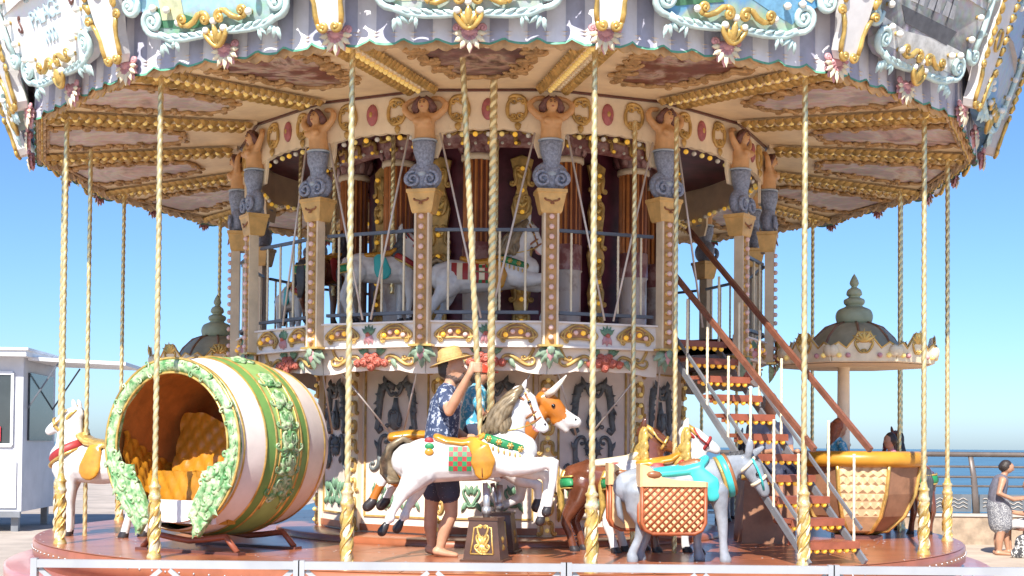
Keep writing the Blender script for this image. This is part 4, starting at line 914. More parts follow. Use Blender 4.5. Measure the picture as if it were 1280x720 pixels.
def stand(parent, M, sc=1.0):
    g = G(); g.box((0, 0, 0.175), (0.33, 0.30, 0.35), 'stand_brown', None, 0.74); g.box((0, 0, 0.362), (0.26, 0.24, 0.024), 'stand_brown'); g.box((0, 0, 0.012), (0.37, 0.34, 0.024), 'stand_brown')
    g.lathe([(0.03, 0.37), (0.03, 0.62)], 'steel', 10); g.lathe([(0.042, 0.40), (0.042, 0.46)], 'steel', 10)
    o = ob('pedestal', g, parent, M)
    q = G()
    for sx in (1, -1):
        q.tube([(sx * 0.10, -0.10, 0), (sx * 0.085, 0.0, 0), (sx * 0.075, 0.12, 0), (0, 0.135, 0)], 0.008, 'gold', 5)
        for yy, an, L, kd in ((0.07, 70, 0.20, 'C'), (-0.01, 60, 0.20, 'S'), (-0.08, 40, 0.16, 'C')): scroll(q, 0.035, yy, an, L, kd, 34, 'gold', p=2, r=0.011, sx=sx, n=8)
    q.tube([(-0.10, -0.10, 0), (0.10, -0.10, 0)], 0.008, 'gold', 5)
    for a in (60, 90, 120, 240, 270, 300): leaf(q, 0, -0.02, a, 0.08, 0.035, 'gold', 0, 0.015)
    for rz in (0, 90, 180, 270): ob('gilt_panel', q, o, RZ(rz) @ T3(0, -0.132, 0.17) @ Matrix.Rotation(R(83), 4, 'X'))
    return o
def eye(parent, P, x, y, l, r=2.0):
    for sg in (-1, 1):
        g = G(); g.ball((0, 0, 0), r * P.s, 'black_gloss', seg=8, rings=6); ob('eye', g, parent, T3(*P.p(x, y, sg * l)))
GPOLE = None
# --- the white galloping horse
D1 = 10.9; P1 = Px(605, D1); s1 = P1.s
trunk1 = [(512, 577, 0, 24), (526, 577, 0, 29), (558, 577, 0, 26.5), (590, 575, 0, 26), (618, 569, 0, 29), (638, 565, 0, 28), (650, 562, 0, 21)]
def gallop(P, wm='white_gloss'):
    pr = [(P.q(trunk1), 0.85, wm), (P.q([(630, 560, 0, 27), (636, 535, 0, 20), (643, 510, 0, 15), (649, 497, 0, 12)]), 0.6, wm),
          (P.q([(648, 493, 0, 12), (655, 503, 0, 15.5), (664, 517, 0, 11), (673, 529, 0, 8.5), (678, 534, 0, 7.5)]), 0.66, wm), (P.q([(656, 511, 0, 13)]), 0.72, wm), (P.q([(667, 534, 0, 4), (671, 538, 0, 3)]), 0.8, 'tongue_pink')]
    for sg in (-1, 1): pr.append((P.q([(651, 488, sg * 5, 4), (654, 481, sg * 6.5, 3.6), (657, 473, sg * 6, 1.2)]), 0.7, wm))
    for sg, dx, dy in ((-1, 0, 0), (1, -7, 13)):
        l = sg * 13
        pr.append((P.q([(640, 580, l, 17), (660, 582 + dy * 0.5, l, 11), (678 + dx, 579 + dy, l, 8.5), (691 + dx, 578 + dy, l, 8), (690 + dx, 600 + dy, l, 5), (686 + dx, 621 + dy, l, 5), (684 + dx, 629 + dy, l, 6)]), 0.85, wm))
        pr.append((P.q([(684 + dx, 634 + dy, l, 5.2), (682 + dx, 639 + dy, l, 6.6)]), 0.9, 'hoof')); pr.append((P.q([(687 + dx, 579 + dy, l, 9)]), 0.85, wm)); pr.append((P.q([(632, 574, l * 1.15, 20)]), 0.6, wm))
    for sg, dx, dy in ((-1, 0, 0), (1, 16, -2)):
        l = sg * 14
        pr.append((P.q([(524, 590, l * 0.8, 23), (513 + dx * 0.5, 606 + dy, l, 14), (504 + dx, 618 + dy, l, 9), (500 + dx, 625 + dy, l, 7), (493 + dx, 638 + dy, l, 5.2), (487 + dx, 650 + dy, l, 5.6)]), 0.8, wm))
        pr.append((P.q([(483 + dx, 658 + dy, l, 5.2), (479 + dx, 665 + dy, l, 6.4)]), 0.9, 'hoof')); pr.append((P.q([(489 + dx, 648 + dy, l, 6.6)]), 0.9, wm)); pr.append((P.q([(503 + dx, 617 + dy, l, 9.5), (499 + dx, 621 + dy, l, 7)]), 0.7, wm)); pr.append((P.q([(523, 584, l * 1.1, 22)]), 0.6, wm))
    return pr
me_gallop = sculpt('body', gallop(P1), 0.012, 4)
def trunk_y(x, y, pts=trunk1, sy=0.85):
    for a, b in zip(pts[:-1], pts[1:]):
        if a[0] <= x <= b[0]:
            t = (x - a[0]) / (b[0] - a[0]); c = a[1] + (b[1] - a[1]) * t; r = a[3] + (b[3] - a[3]) * t
            return sy * math.sqrt(max(0.0, r * r - (y - c) ** 2))
    return 0
gmn = G(); ps = []
for k in range(11):
    t = k / 10
    for sd_ in (-7, -10): ps.append(wavy((652 - 18 * t, 484 + 28 * t), (603 + 30 * t, 547 - 6 * math.sin(3 * t)), 9, 2.4, k * 1.7 + sd_, sd_ - 4 * math.sin(PI * t), 9 * (1 - t)))
for k in range(5): ps.append(wavy((650 - 8 * k, 484 + 11 * k), (606 - 2 * k, 540 + k), 8, 2, k, 0, 8))
strands(gmn, P1, ps, 4.2, 'mane_bronze', s1); strands(gmn, P1, [[(653, 483, 0), (658, 488, -3), (660, 496, -5)], [(652, 482, 0), (660, 490, 2), (662, 498, 0)]], 3, 'mane_bronze', s1)
me_mane1 = gmn.mesh('mane')
gtl = G(); ps = []
for k in range(9): o_ = (k - 4) * 1.7; ps.append([(516, 556, o_ * 0.4), (503, 551 + o_ * 0.3, o_), (490 + o_ * 0.5, 560, o_ * 1.2), (484 + o_ * 0.8, 576, o_), (484 + o_, 592, -o_ * 0.6), (492 + o_ * 0.7, 603, o_), (505 + k, 606 + o_ * 0.4, 0)])
strands(gtl, P1, ps, 4.2, 'mane_bronze', s1); me_tail1 = gtl.mesh('tail')
me_sad1 = sculpt('saddle', [(P1.q([(545, 547, 0, 5), (556, 552, 0, 6), (578, 555, 0, 6.5), (596, 551, 0, 6), (606, 543, 0, 4.5)]), 3.0, 'leather')] + [(P1.q([(588, 552, sg * 15, 7), (600, 562, sg * 25, 13), (604, 578, sg * 25.5, 16), (604, 588, sg * 25, 12)]), 0.32, 'leather') for sg in (-1, 1)]
                 + [(P1.q([(576, 553, sg * 8, 6), (596, 552, sg * 12, 6), (607, 546, sg * 8, 4)]), 1, 'leather_brown') for sg in (-1, 1)], 0.011, 3)
gck = G()
for i in range(5):
    for j in range(5):
        vs = []
        for a, b in ((0, 0), (1, 0), (1, 1), (0, 1)):
            x = 561 + 5.6 * (i + a); y = 559 + 6 * (j + b); yy = -(trunk_y(x, y) + 0.9); vs.append(P1.p(x, y, yy))
        gck.add(vs, [(3, 2, 1, 0)], 'cloth_red' if (i + j) % 2 else 'cloth_green', None, False)
me_chk = gck.mesh('chequered_cloth')
def ring_band(P, c, u, la, r, m, sy, n=28, seg=8):
    g = G(); pts = [P.p(c[0] + u[0] * math.cos(a), c[1] + u[1] * math.cos(a), la * math.sin(a)) for a in np.linspace(0, 2 * PI, n + 1)]
    ax = Vector(P.p(c[0], c[1], 0)); w = Vector((u[1], 0, u[0])).normalized(); vs = []
    for i in range(n):
        p = Vector(pts[i]); out = (p - ax).normalized()
        for h, o in ((-r, 0.0), (-r * 0.5, sy), (r * 0.5, sy), (r, 0.0), (0, -sy)): vs.append(p + w * h * P.s + out * o * P.s)
    g.add(vs, [(i * 5 + k, ((i + 1) % n) * 5 + k, ((i + 1) % n) * 5 + (k + 1) % 5, i * 5 + (k + 1) % 5) for i in range(n) for k in range(5)], m); return g, pts
def flip_fix(g): return g
gco, cpts = ring_band(P1, (630, 555), (28.5, 9), 24.5, 5.5, 'cloth_green', 1.6)
gfl = G()
for i in list(range(15, 28)) + [0]:
    p = Vector(cpts[i]); ax = Vector(P1.p(630, 554, 0)); q = p + (p - ax).normalized() * 0.018
    if i % 2 == 0:
        gfl.ball(q, 0.018, 'gold', seg=7, rings=5)
        for k in range(6): gfl.ball(q + Vector((0.02 * math.cos(k * PI / 3), 0.004, 0.02 * math.sin(k * PI / 3))), 0.010, 'gold', seg=5, rings=4)
    gfl.ball(q + Vector((-0.005, 0, -0.065)), (0.010, 0.010, 0.026), 'gold', seg=6, rings=4)
me_col1, me_flow1 = gco.mesh('collar'), gfl.mesh('gilt_flowers')
gbr = G()
for c, u, la in (((650, 498), (10, 6.5), 9.5), ((663, 518), (8, -5.5), 7.5), ((669, 525), (7, -4.8), 6.2)): q, _ = ring_band(P1, c, u, la, 1.7, 'leather_brown', 1.0, 18); gbr.join(q)
for sg in (-1, 1): gbr.tube(P1.path([(655, 492, sg * 9.6), (662, 507, sg * 10.6), (668, 524, sg * 7)]), 0.010, 'leather_brown', 5); gbr.tube(P1.path([(668, 528, sg * 7), (650, 535, sg * 12), (626, 540, sg * 14)]), 0.006, 'gold', 5)
for sg in (-1, 1):
    for x, y in ((655, 492), (659, 500), (662, 508), (666, 519)): gbr.ball(P1.p(x, y, sg * 11), 0.011, 'gold', seg=6, rings=4)
me_brd1 = gbr.mesh('bridle')
def gallop_horse(label, group, loc, rz=0.0, sc=1.0, body=None, mane=None, cloth=None):
    h = thing('carousel_horse', label, 'carousel horse', loc, rz, group, sc)
    b = ob('body', body or me_gallop, h); eye(b, P1, 660, 503, 9.6, 2.6)
    ob('mane', me_mane1, h); ob('tail', me_tail1, h); s_ = ob('saddle', me_sad1, h); ob('chequered_cloth', me_chk, h)
    c = ob('collar', me_col1, h); stuff(ob('gilt_flowers', me_flow1, c)); ob('bridle', me_brd1, h)
    return h
wh = gallop_horse('white galloping carousel horse with chequered saddle cloth and green collar beside standing man', 'carousel animals', root_at(605, D1))
stand(wh, T3(*P1.p(608, P1.by, 0)) @ RZ(-14)); g = G(); g.tube([P1.p(606, 604, 0), P1.p(607, 652, 0)], 0.022, 'steel', 8); ob('lower_post', g, wh)
ptop = W(578, 62, 10.45) - wh.location; pbot = Vector(P1.p(600, 549, 0)); g, M = rod(pbot, ptop, 0.0245); ob('twisted_pole', g, wh, M)
pole_w = (wh.location + pbot, wh.location + ptop)
g = G(); g.tube(P1.path([(601, 556, -27), (602, 575, -29), (603, 596, -28)]), 0.006, 'leather_brown', 5); ob('stirrup_strap', g, wh)
for k, (x, y, m_) in enumerate(((536, 552, 'cloth_red'), (537, 559, 'cloth_green'), (537, 566, 'leather'))):
    g = G(); g.ball((0, 0, 0), (6 * s1, 2 * s1, 4.5 * s1), m_, seg=10, rings=6); ob('rump_jewel', g, wh, T3(*P1.p(x, y, -(trunk_y(x, y) + 0.6))))
g = G()
for sg in (-1, 1): g.ball(P1.p(680, 530, sg * 4.6), 1.5 * s1, 'hoof', seg=6, rings=4)
ob('nostrils', g, wh)
# --- the cow behind it
D2 = 11.75; P2 = Px(605, D2)
def cow_pick(c, nm):
    if nm not in ('cow_orange',): return None
    x = c[0] / P2.s + P2.ox; y = P2.by - c[2] / P2.s
    if x > 676 and (y > 524 + (702 - x) * 0.6 or x > 706): return 'white_gloss'
    v = math.sin(x * 0.11 + 1.3 * math.sin(y * 0.10)) + math.cos(y * 0.13 + c[1] * 14)
    if x < 660 and y > 560 and v > 0.7: return 'white_gloss'
    return None
co = [(P2.q([(508, 571, 0, 25), (525, 573, 0, 28), (560, 576, 0, 27), (595, 575, 0, 27), (625, 570, 0, 29), (645, 566, 0, 22)]), 0.9, 'cow_orange'), (P2.q([(635, 560, 0, 24), (655, 535, 0, 19), (672, 510, 0, 15)]), 0.6, 'cow_orange'),
      (P2.q([(680, 500, 0, 13), (689, 508, 0, 14), (701, 520, 0, 11), (712, 526, 0, 10), (718, 527, 0, 8)]), 0.8, 'cow_orange'), (P2.q([(696, 524, 0, 10), (706, 536, 0, 5)]), 0.8, 'cow_orange')]
for sg in (-1, 1): co.append((P2.q([(672, 500, sg * 9, 5), (664, 502, sg * 20, 6), (662, 504, sg * 27, 2)]), 0.5, 'cow_orange'))
for sg, kx, ky, fx, fy in ((-1, 672, 606, 672, 626), (1, 650, 622, 622, 636)):
    l = sg * 14; co.append((P2.q([(636, 584, l, 16), (652, 600, l, 10), (kx, ky, l, 7), (fx, fy, l, 5)]), 0.85, 'white_gloss')); co.append((P2.q([(fx, fy, l, 6), (fx - 2, fy + 7, l, 7)]), 0.9, 'hoof'))
for sg, dx in ((-1, 0), (1, 14)):
    l = sg * 14; co.append((P2.q([(512, 588, l, 21), (492 + dx, 600, l, 11), (482 + dx, 596, l, 8), (474 + dx, 612, l, 5.5), (468 + dx, 624, l, 5.5)]), 0.85, 'cow_orange')); co.append((P2.q([(467 + dx, 628, l, 6.5), (461 + dx, 634, l, 7)]), 0.9, 'hoof'))
cw = thing('carousel_cow', 'brown and white horned carousel cow behind the white galloping horse', 'carousel cow', root_at(605, D2), 0, 'carousel animals')
b = ob('body', sculpt('body', co, 0.013, 4, cow_pick), cw); eye(b, P2, 690, 507, 11.2, 2.6)
for sg in (-1, 1): g = G(); g.tube(P2.path([(682, 494, sg * 7), (690, 488, sg * 13), (698, 479, sg * 15), (706, 469, sg * 14)]), [5 * P2.s, 4.5 * P2.s, 3.2 * P2.s, 0.8 * P2.s], 'horn', 9); ob('horn', g, cw)
g = G()
for sg in (-1, 1): g.ball(P2.p(718, 524, sg * 5), 2 * P2.s, 'black_gloss', seg=6, rings=4)
ob('nostrils', g, cw)
g = G()
for k in range(9): g.ball(P2.p(681 + 4 * math.cos(k * 1.1), 491 + 3 * math.sin(k * 2.3), -6 + k * 1.5), 4 * P2.s, 'leather_brown', seg=7, rings=5)
ob('forelock', g, cw)
gtl = G(); strands(gtl, P2, [[(506, 560, 0), (490, 566, o), (478, 580 + o, o), (480, 600, o * 0.6)] for o in (-2, 0, 2)], 4, 'cow_orange', P2.s); ob('tail', gtl, cw)
ob('saddle', sculpt('saddle', [(P2.q([(540, 552, 0, 6), (560, 551, 0, 6), (585, 548, 0, 7), (600, 540, 0, 6)]), 3.2, 'leather'), (P2.q([(490, 548, 0, 7), (512, 545, 0, 7), (535, 545, 0, 6)]), 2.6, 'leather')], 0.013, 3), cw)
stand(cw, T3(*P2.p(624, P2.by, 0)) @ RZ(-10)); g, M = rod(P2.p(612, 548, 0), W(618, 62, 11.2) - cw.location, 0.034); ob('twisted_pole', g, cw, M); g = G(); g.tube([P2.p(615, 604, 0), P2.p(624, 650, 0)], 0.022, 'steel', 8); ob('lower_post', g, cw)
# --- the donkey with panniers
D3 = 11.0; P3 = Px(845, 11.3)
dk = [(P3.q([(788, 606, 0, 21), (803, 604, 0, 25), (840, 607, 0, 25), (875, 602, 0, 26), (896, 598, 0, 24), (904, 594, 0, 16)]), 0.78, 'donkey_grey'), (P3.q([(893, 590, 0, 21), (912, 580, 0, 15), (928, 575, 0, 11)]), 0.6, 'donkey_grey'),
      (P3.q([(927, 575, 0, 10), (938, 583, 0, 13), (946, 598, 0, 9.5), (952, 608, 0, 8), (953, 611, 0, 7)]), 0.7, 'donkey_grey')]
dk += [(P3.q([(931, 569, -5, 4.5), (932, 560, -8, 5.5), (933, 550, -9, 4.5), (932, 543, -8, 1.2)]), 0.6, 'donkey_grey'), (P3.q([(936, 570, 6, 4.5), (944, 563, 11, 5), (952, 558, 12, 3.8), (957, 554, 11, 1)]), 0.6, 'donkey_grey')]
for l, dx in ((-12, 0), (12, -27)):
    dk += [(P3.q([(893 + dx * 0.3, 610, l, 14), (897 + dx, 634, l, 8), (899 + dx, 650, l, 6.8), (900 + dx, 672, l, 5), (901 + dx, 684, l, 5.8)]), 0.9, 'donkey_grey'), (P3.q([(902 + dx, 688, l, 6.5), (903 + dx, 693, l, 7.5)]), 0.9, 'donkey_grey')]
for l, dx in ((-12, 0), (12, 13)):
    dk += [(P3.q([(796, 612, l, 19), (794 + dx * 0.5, 634, l, 12), (801 + dx, 650, l, 8), (797 + dx, 668, l, 5.4), (790 + dx, 684, l, 5.8)]), 0.85, 'donkey_grey'), (P3.q([(789 + dx, 688, l, 6.5), (790 + dx, 693, l, 7.5)]), 0.9, 'donkey_grey')]
dn = thing('carousel_donkey', 'grey carousel donkey with turquoise saddle and lattice pannier baskets', 'carousel donkey', root_at(845, D3), R(3), 'carousel animals')
b = ob('body', sculpt('body', dk, 0.012, 4), dn); eye(b, P3, 942, 589, 9, 2.2)
gtl = G(); strands(gtl, P3, [[(782, 594, 0), (776, 604, o), (773, 622, o * 1.2), (776, 640, o), (781, 650, o * 0.5)] for o in (-2, 0, 2)], 4, 'donkey_grey', P3.s); ob('tail', gtl, dn)
g = G()
for k in range(12): t = k / 11; x = 905 + 22 * t; y = 571 - 5 * t - 3; g.tube(P3.path([(x, y + 6, 0), (x - 2, y - 3, (k % 3) - 1)]), [4 * P3.s, 1.5 * P3.s], 'mane_dark', 5)
ob('mane', g, dn)
ob('saddle', sculpt('saddle', [(P3.q([(816, 590, 0, 8), (835, 588, 0, 8), (855, 586, 0, 8), (872, 580, 0, 8), (880, 571, 0, 5)]), 2.5, 'cloth_teal')] + [(P3.q([(868, 588, sg * 18, 10), (880, 603, sg * 21.5, 15), (884, 612, sg * 21.5, 11)]), 0.3, 'cloth_teal') for sg in (-1, 1)] + [(P3.q([(852, 581, sg * 6, 6), (868, 576, sg * 10, 6)]), 0.8, 'leather_brown') for sg in (-1, 1)], 0.012, 3), dn)
g = G()
for m_, c, r_ in (('cloth_teal', (905, 592), 5.5), ('leather_brown', (909, 590), 3), ('gold', (899, 594), 2.2)): q, _ = ring_band(P3, c, (7.5, 23), 19.5, r_, m_, 2.5, 24); g.join(q)
ob('collar', g, dn)
g = G()
for c, u, la in (((931, 578), (9, -9), 9), ((946, 597), (8.5, -6), 7.5)): q, _ = ring_band(P3, c, u, la, 2.2, 'ivory', 1.2, 18); g.join(q)
for sg in (-1, 1): g.tube(P3.path([(936, 570, sg * 8), (942, 583, sg * 10.5), (948, 597, sg * 8), (951, 608, sg * 5)]), 0.012, 'cloth_teal', 5)
ob('bridle', g, dn)
gbk = G(); bx0, bx1, by0, by1 = -0.265, 0.265, 0.0, 0.40
bo = [(bx0, by1), (bx0, 0.09), (bx0 + 0.03, 0.03), (bx0 + 0.09, 0.0), (bx1 - 0.09, 0.0), (bx1 - 0.03, 0.03), (bx1, 0.09), (bx1, by1)]
gbk.slab(bo, 0.20, 'basket_cream', None, 0.02); me_bk = gbk.mesh('basket')
gbl = G(); gbl.tube([(x, y, 0.195) for x, y in bo], 0.018, 'basket_red', 6); gbl.tube([(x, y, 0.01) for x, y in bo], 0.018, 'basket_red', 6)
for k in range(-6, 12):
    for sg in (1, -1):
        x0 = bx0 + k * 0.066; a = []
        for t in np.linspace(0, 1, 30):
            x = x0 + 0.40 * t if sg > 0 else -(x0 + 0.40 * t); y = by1 * t
            lim = 0.0 if abs(x) < bx1 - 0.07 else (abs(x) - (bx1 - 0.07)) * 1.3
            if abs(x) < bx1 - 0.005 and y > lim: a.append((x, y, 0.203 + 0.003 * sg))
        if len(a) > 2: gbl.tube([a[0], a[-1]], 0.009, 'basket_red', 4, lat=(0, 0, 1), sy=0.7)
me_bl = gbl.mesh('lattice')
gbr2 = G(); gbr2.slab([(bx0 - 0.02, 0.385), (bx1 + 0.02, 0.385), (bx1 + 0.02, 0.43), (0.05, 0.44), (-0.12, 0.47), (bx0 + 0.03, 0.57), (bx0 - 0.02, 0.58)], 0.24, 'basket_cream', T3(0, 0, -0.02), 0.02); gbr2.ball((-0.17, 0.49, 0.21), (0.07, 0.035, 0.03), 'leather_brown'); me_brm = gbr2.mesh('seat_rim')
for sg in (-1, 1):
    x, _, z = P3.p(833, 659, 0); M = T3(x, sg * 0.15, z) @ Matrix.Rotation(R(90), 4, 'X') if sg < 0 else T3(x - 0.20, 0.15 + 0.20, z) @ Matrix.Rotation(R(90), 4, 'X')
    o = ob('pannier', me_bk, dn, M); ob('lattice', me_bl, o, None if sg < 0 else T3(0, 0, 0.20) @ SX(1, 1, -1)); ob('seat_rim', me_brm, o)
g, M = rod(P3.p(884, 575, 14), P3.p(884, 100, 14), 0.02); 
# --- standing ponies
D4 = 12.0; P4 = Px(765, D4)
def pony(P, bm_, sock=None):
    sm = sock or bm_
    pr = [(P.q([(720, 598, 0, 20), (733, 597, 0, 25), (768, 601, 0, 24), (802, 598, 0, 25), (818, 593, 0, 20)]), 0.85, bm_), (P.q([(812, 588, 0, 22), (812, 565, 0, 17), (808, 548, 0, 13), (806, 541, 0, 11)]), 0.6, bm_),
          (P.q([(805, 540, 0, 11), (815, 545, 0, 12), (828, 552, 0, 8.5), (838, 558, 0, 7), (841, 560, 0, 6)]), 0.7, bm_)]
    for sg in (-1, 1): pr.append((P.q([(803, 532, sg * 5, 4), (804, 526, sg * 6, 3.4), (806, 519, sg * 6, 1)]), 0.7, bm_))
    for l, dx in ((-12, 4), (12, -9)): pr += [(P.q([(812, 606, l, 15), (814 + dx, 632, l, 8.5), (815 + dx, 648, l, 7), (813 + dx, 670, l, 5), (814 + dx, 680, l, 5.5)]), 0.9, bm_), (P.q([(815 + dx, 683, l, 6), (817 + dx, 687, l, 7)]), 0.9, 'hoof')]
    for l, dx in ((-12, 0), (12, 12)): pr += [(P.q([(728, 606, l, 20), (720 + dx * 0.5, 626, l, 12), (709 + dx, 644, l, 8), (707 + dx, 652, l, 6.5), (713 + dx, 668, l, 5), (716 + dx, 679, l, 5.5)]), 0.85, bm_), (P.q([(717 + dx, 683, l, 6), (719 + dx, 687, l, 7)]), 0.9, 'hoof')]
    return pr
me_pony_b = sculpt('body', pony(P4, 'horse_brown'), 0.013, 4); me_pony_w = recolour(me_pony_b, 'body', {'horse_brown': 'white_gloss'}); me_pony_g = recolour(me_pony_b, 'body', {'horse_brown': 'donkey_grey'})
def pony_mane(m):
    g = G(); ps = []
    for k in range(9):
        t = k / 8; ps += [wavy((804 + 0 * t, 533 + 30 * t), (793 - 4 * t, 572 + 14 * t), 6, 2.5, k * 1.3, -6 - 5 * t), wavy((806, 533 + 34 * t), (798 + 4 * t, 566 + 20 * t), 6, 2.5, k * 2.1, -11 - 2 * t)]
    ps += [[(804, 530, 0), (812, 536, -6), (818, 545, -9)], [(804, 530, 0), (813, 538, -2), (820, 546, -6)]]
    strands(g, P4, ps, 4.0, m, P4.s); return g.mesh('mane')
def pony_tail(m):
    g = G(); strands(g, P4, [[(716, 588, 0), (705, 590, o), (700, 605, o * 1.5), (702, 630, o * 1.2), (698, 652, o)] for o in (-4, -2, 0, 2, 4)], 4.2, m, P4.s); return g.mesh('tail')
me_pm_ = {m: (pony_mane(m), pony_tail(m)) for m in ('mane_gold', 'mane_dark')}
def pony_saddle(m, m2):
    return sculpt('saddle', [(P4.q([(745, 579, 0, 6), (760, 577, 0, 6), (785, 573, 0, 6), (795, 566, 0, 5)]), 3.0, m)] + [(P4.q([(768, 588, sg * 19, 12), (772, 605, sg * 21, 15)]), 0.3, m2) for sg in (-1, 1)], 0.014, 3)
me_sdA = pony_saddle('ivory', 'cloth_red'); me_sdB = pony_saddle('leather', 'cloth_red'); me_sdC = pony_saddle('leather', 'cloth_teal'); me_sdD = pony_saddle('gold', 'leather')
gstp = G(); q, _ = ring_band(P4, (722, 603), (-8, 2), 23, 0.1, 'cloth_green', 0.1, 20)
gstp = G()
pts = [P4.p(722 + (16 * (a / 90.0) ** 2 if True else 0) - 22 + 0, 604 - 3 * (abs(a) / 90), 22.5 * math.sin(R(a))) for a in np.linspace(-90, 90, 19)]
gstp.tube(pts, 6 * P4.s, 'cloth_green', 8, lat=(1, 0, 0), sy=0.35); gstp.tube([(p[0], p[1], p[2] + 7 * P4.s) for p in pts], 0.010, 'gold', 5); gstp.tube([(p[0], p[1], p[2] - 7 * P4.s) for p in pts], 0.010, 'gold', 5); me_stp = gstp.mesh('breeching_strap')
gbr = G()
for c, u, la in (((808, 541), (9, 8), 9), ((829, 553), (5, -8.5), 7.2)): q, _ = ring_band(P4, c, u, la, 2, 'cloth_red', 1.1, 16); gbr.join(q)
for sg in (-1, 1): gbr.tube(P4.path([(812, 534, sg * 9), (820, 546, sg * 10), (831, 555, sg * 7)]), 0.010, 'cloth_red', 5)
me_br4 = gbr.mesh('bridle'); me_br4g = recolour(me_br4, 'bridle', {'cloth_red': 'gold'})
gpc, _ = ring_band(P4, (812, 586), (21, 12), 22, 5.5, 'cloth_red', 2.2); gpc2 = [ring_band(P4, (812, 592), (22, 12), 22.5, 2.2, 'gold', 2.6)[0]]; gpc.join(gpc2[0]); me_pc = gpc.mesh('collar')
def pony_horse(label, loc, rz, body, mane, sad, br, sc=1.0, pole=None, group='carousel animals', foot=True):
    h = thing('carousel_horse', label, 'carousel horse', loc, rz, group, sc)
    b = ob('body', body, h); eye(b, P4, 817, 543, 8.6, 2.0); ob('mane', me_pm_[mane][0], h); ob('tail', me_pm_[mane][1], h); ob('saddle', sad, h); ob('breeching_strap', me_stp, h); ob('bridle', br, h); ob('collar', me_pc, h)
    if pole:
        g, M = rod(P4.p(790, 640, 0) if not foot else (P4.p(790, P4.by, 0)), tuple(Vector(P4.p(790, P4.by, 0)) + Vector((0, 0, pole / sc))), 0.022 / sc, 'brass', 0.085); ob('twisted_pole', g, h, M)
    return h
pony_horse('brown carousel pony with gold mane and green strap behind the donkey', root_at(765, 12.0), R(-3), me_pony_b, 'mane_gold', me_sdA, me_br4g, 1.0, 4.05)
pony_horse('white carousel pony with gold mane and red bridle just behind the donkey', root_at(817, 11.85), R(-3), me_pony_w, 'mane_gold', me_sdB, me_br4, 1.0, 4.05)
lw = pony_horse('white carousel horse facing the ticket kiosk beside the barrel car', root_at(130, 13.3), R(180 - 14), me_pony_w, 'mane_gold', me_sdD, me_br4g, 1.14, 4.05)
pony_horse('dark brown carousel horse seen tail-on behind the gondola', Vector((4.75, 0.2, PZ)), R(100), me_pony_b, 'mane_dark', me_sdC, me_br4, 1.0, 4.05)
pony_horse('grey carousel horse on the far side of the carousel beyond the stairs', pol(128, 3.9, PZ), R(60), me_pony_g, 'mane_dark', me_sdC, me_br4, 1.0, 4.05)
# upper deck
UZ = 2.965
uh = gallop_horse('white galloping horse with red blanket on the upper deck at centre', 'upper deck animals', Vector((-0.02, -2.28, UZ - 0.22)), R(0), 0.88, me_gallop)
g, M = rod(P1.p(600, 700, 0), P1.p(600, 350, 0), 0.02); ob('twisted_pole', g, uh, M)
q = G()
for i in range(7):
    vs = []
    for x in (528 + 9 * i, 537 + 9 * i):
        for y in (556, 566, 576, 584): vs.append(P1.p(x, y, -(trunk_y(x, y) + 1.2)))
    q.add(vs, [(0, 1, 5, 4), (1, 2, 6, 5), (2, 3, 7, 6)], 'cloth_red' if i % 2 == 0 else 'ivory')
ob('blanket', q, uh)
stp = G(); stp.box((0, 0, 0.3), (0.4, 0.3, 0.6), 'marble_white', None, 0.9)
for lab, th, r, rz, bd, mn, sd_, z, sc in (('grey white horse with dark harness on the upper deck above the barrel car', -34, 2.25, 12, me_pony_w, 'mane_dark', me_sdC, 0.12, 0.80), ('red brown horse at the left end of the upper deck', -52, 2.35, 60, me_pony_b, 'mane_dark', me_sdB, 0.15, 0.8), ('pale horse at the far left of the upper deck railing', -72, 2.4, -60, me_pony_w, 'mane_dark', me_sdC, 0.0, 0.72)):
    h = pony_horse(lab, pol(th, r, UZ + z), R(rz), bd, mn, sd_, me_br4, sc, 2.05, 'upper deck animals', False)
# --- the barrel car
bn = Vector((math.sin(R(-28)), -math.cos(R(-28)), 0)); bc = W(217, 565, 11.25); BL = 1.28
ba = thing('barrel_car', 'green and white barrel car with quilted orange seat and carved opening', 'carousel car', (bc.x, bc.y, PZ), R(-28), 'carousel cars')
bz = bc.z - PZ + 0.03
def brad(v): return 0.735 + 0.085 * math.sin(PI * min(1, max(0, v / BL)))      # v: metres behind the opening
MB_ = T3(0, 0, bz) @ Matrix.Rotation(R(-90), 4, 'X')     # local z of the lathe -> +y (away from the opening)
bands = [(0.0, 0.06, 'barrel_white'), (0.06, 0.30, 'barrel_white'), (0.30, 0.42, 'barrel_green'), (0.42, 0.76, 'barrel_lime'), (0.76, 0.88, 'barrel_green'), (0.88, 1.20, 'barrel_white'), (1.20, 1.28, 'barrel_white')]
g = G()
for a, b, m in bands: g.lathe([(brad(v), v) for v in np.linspace(a, b, 6)], m, 72, MB_, caps=False)
g.lathe([(brad(BL), BL), (0.0, BL)], 'barrel_green', 72, MB_, caps=False)
shell = ob('barrel_shell', g, ba)
g = G(); g.lathe([(brad(v) - 0.06, v) for v in np.linspace(0, BL - 0.06, 10)] + [(0.0, BL - 0.06)], 'lining_brown', 48, MB_, caps=False); ob('lining', g, ba)
for v in (0.06, 0.30, 0.42, 0.76, 0.88, 1.20):
    g = G(); g.lathe([(brad(v) + 0.001, v - 0.012), (brad(v) + 0.013, v), (brad(v) + 0.001, v + 0.012)], 'gold', 72, MB_, caps=False); ob('gilt_hoop', g, ba)
g = G(); n = 72; vs = []     # carved ring round the opening, wider towards the bottom
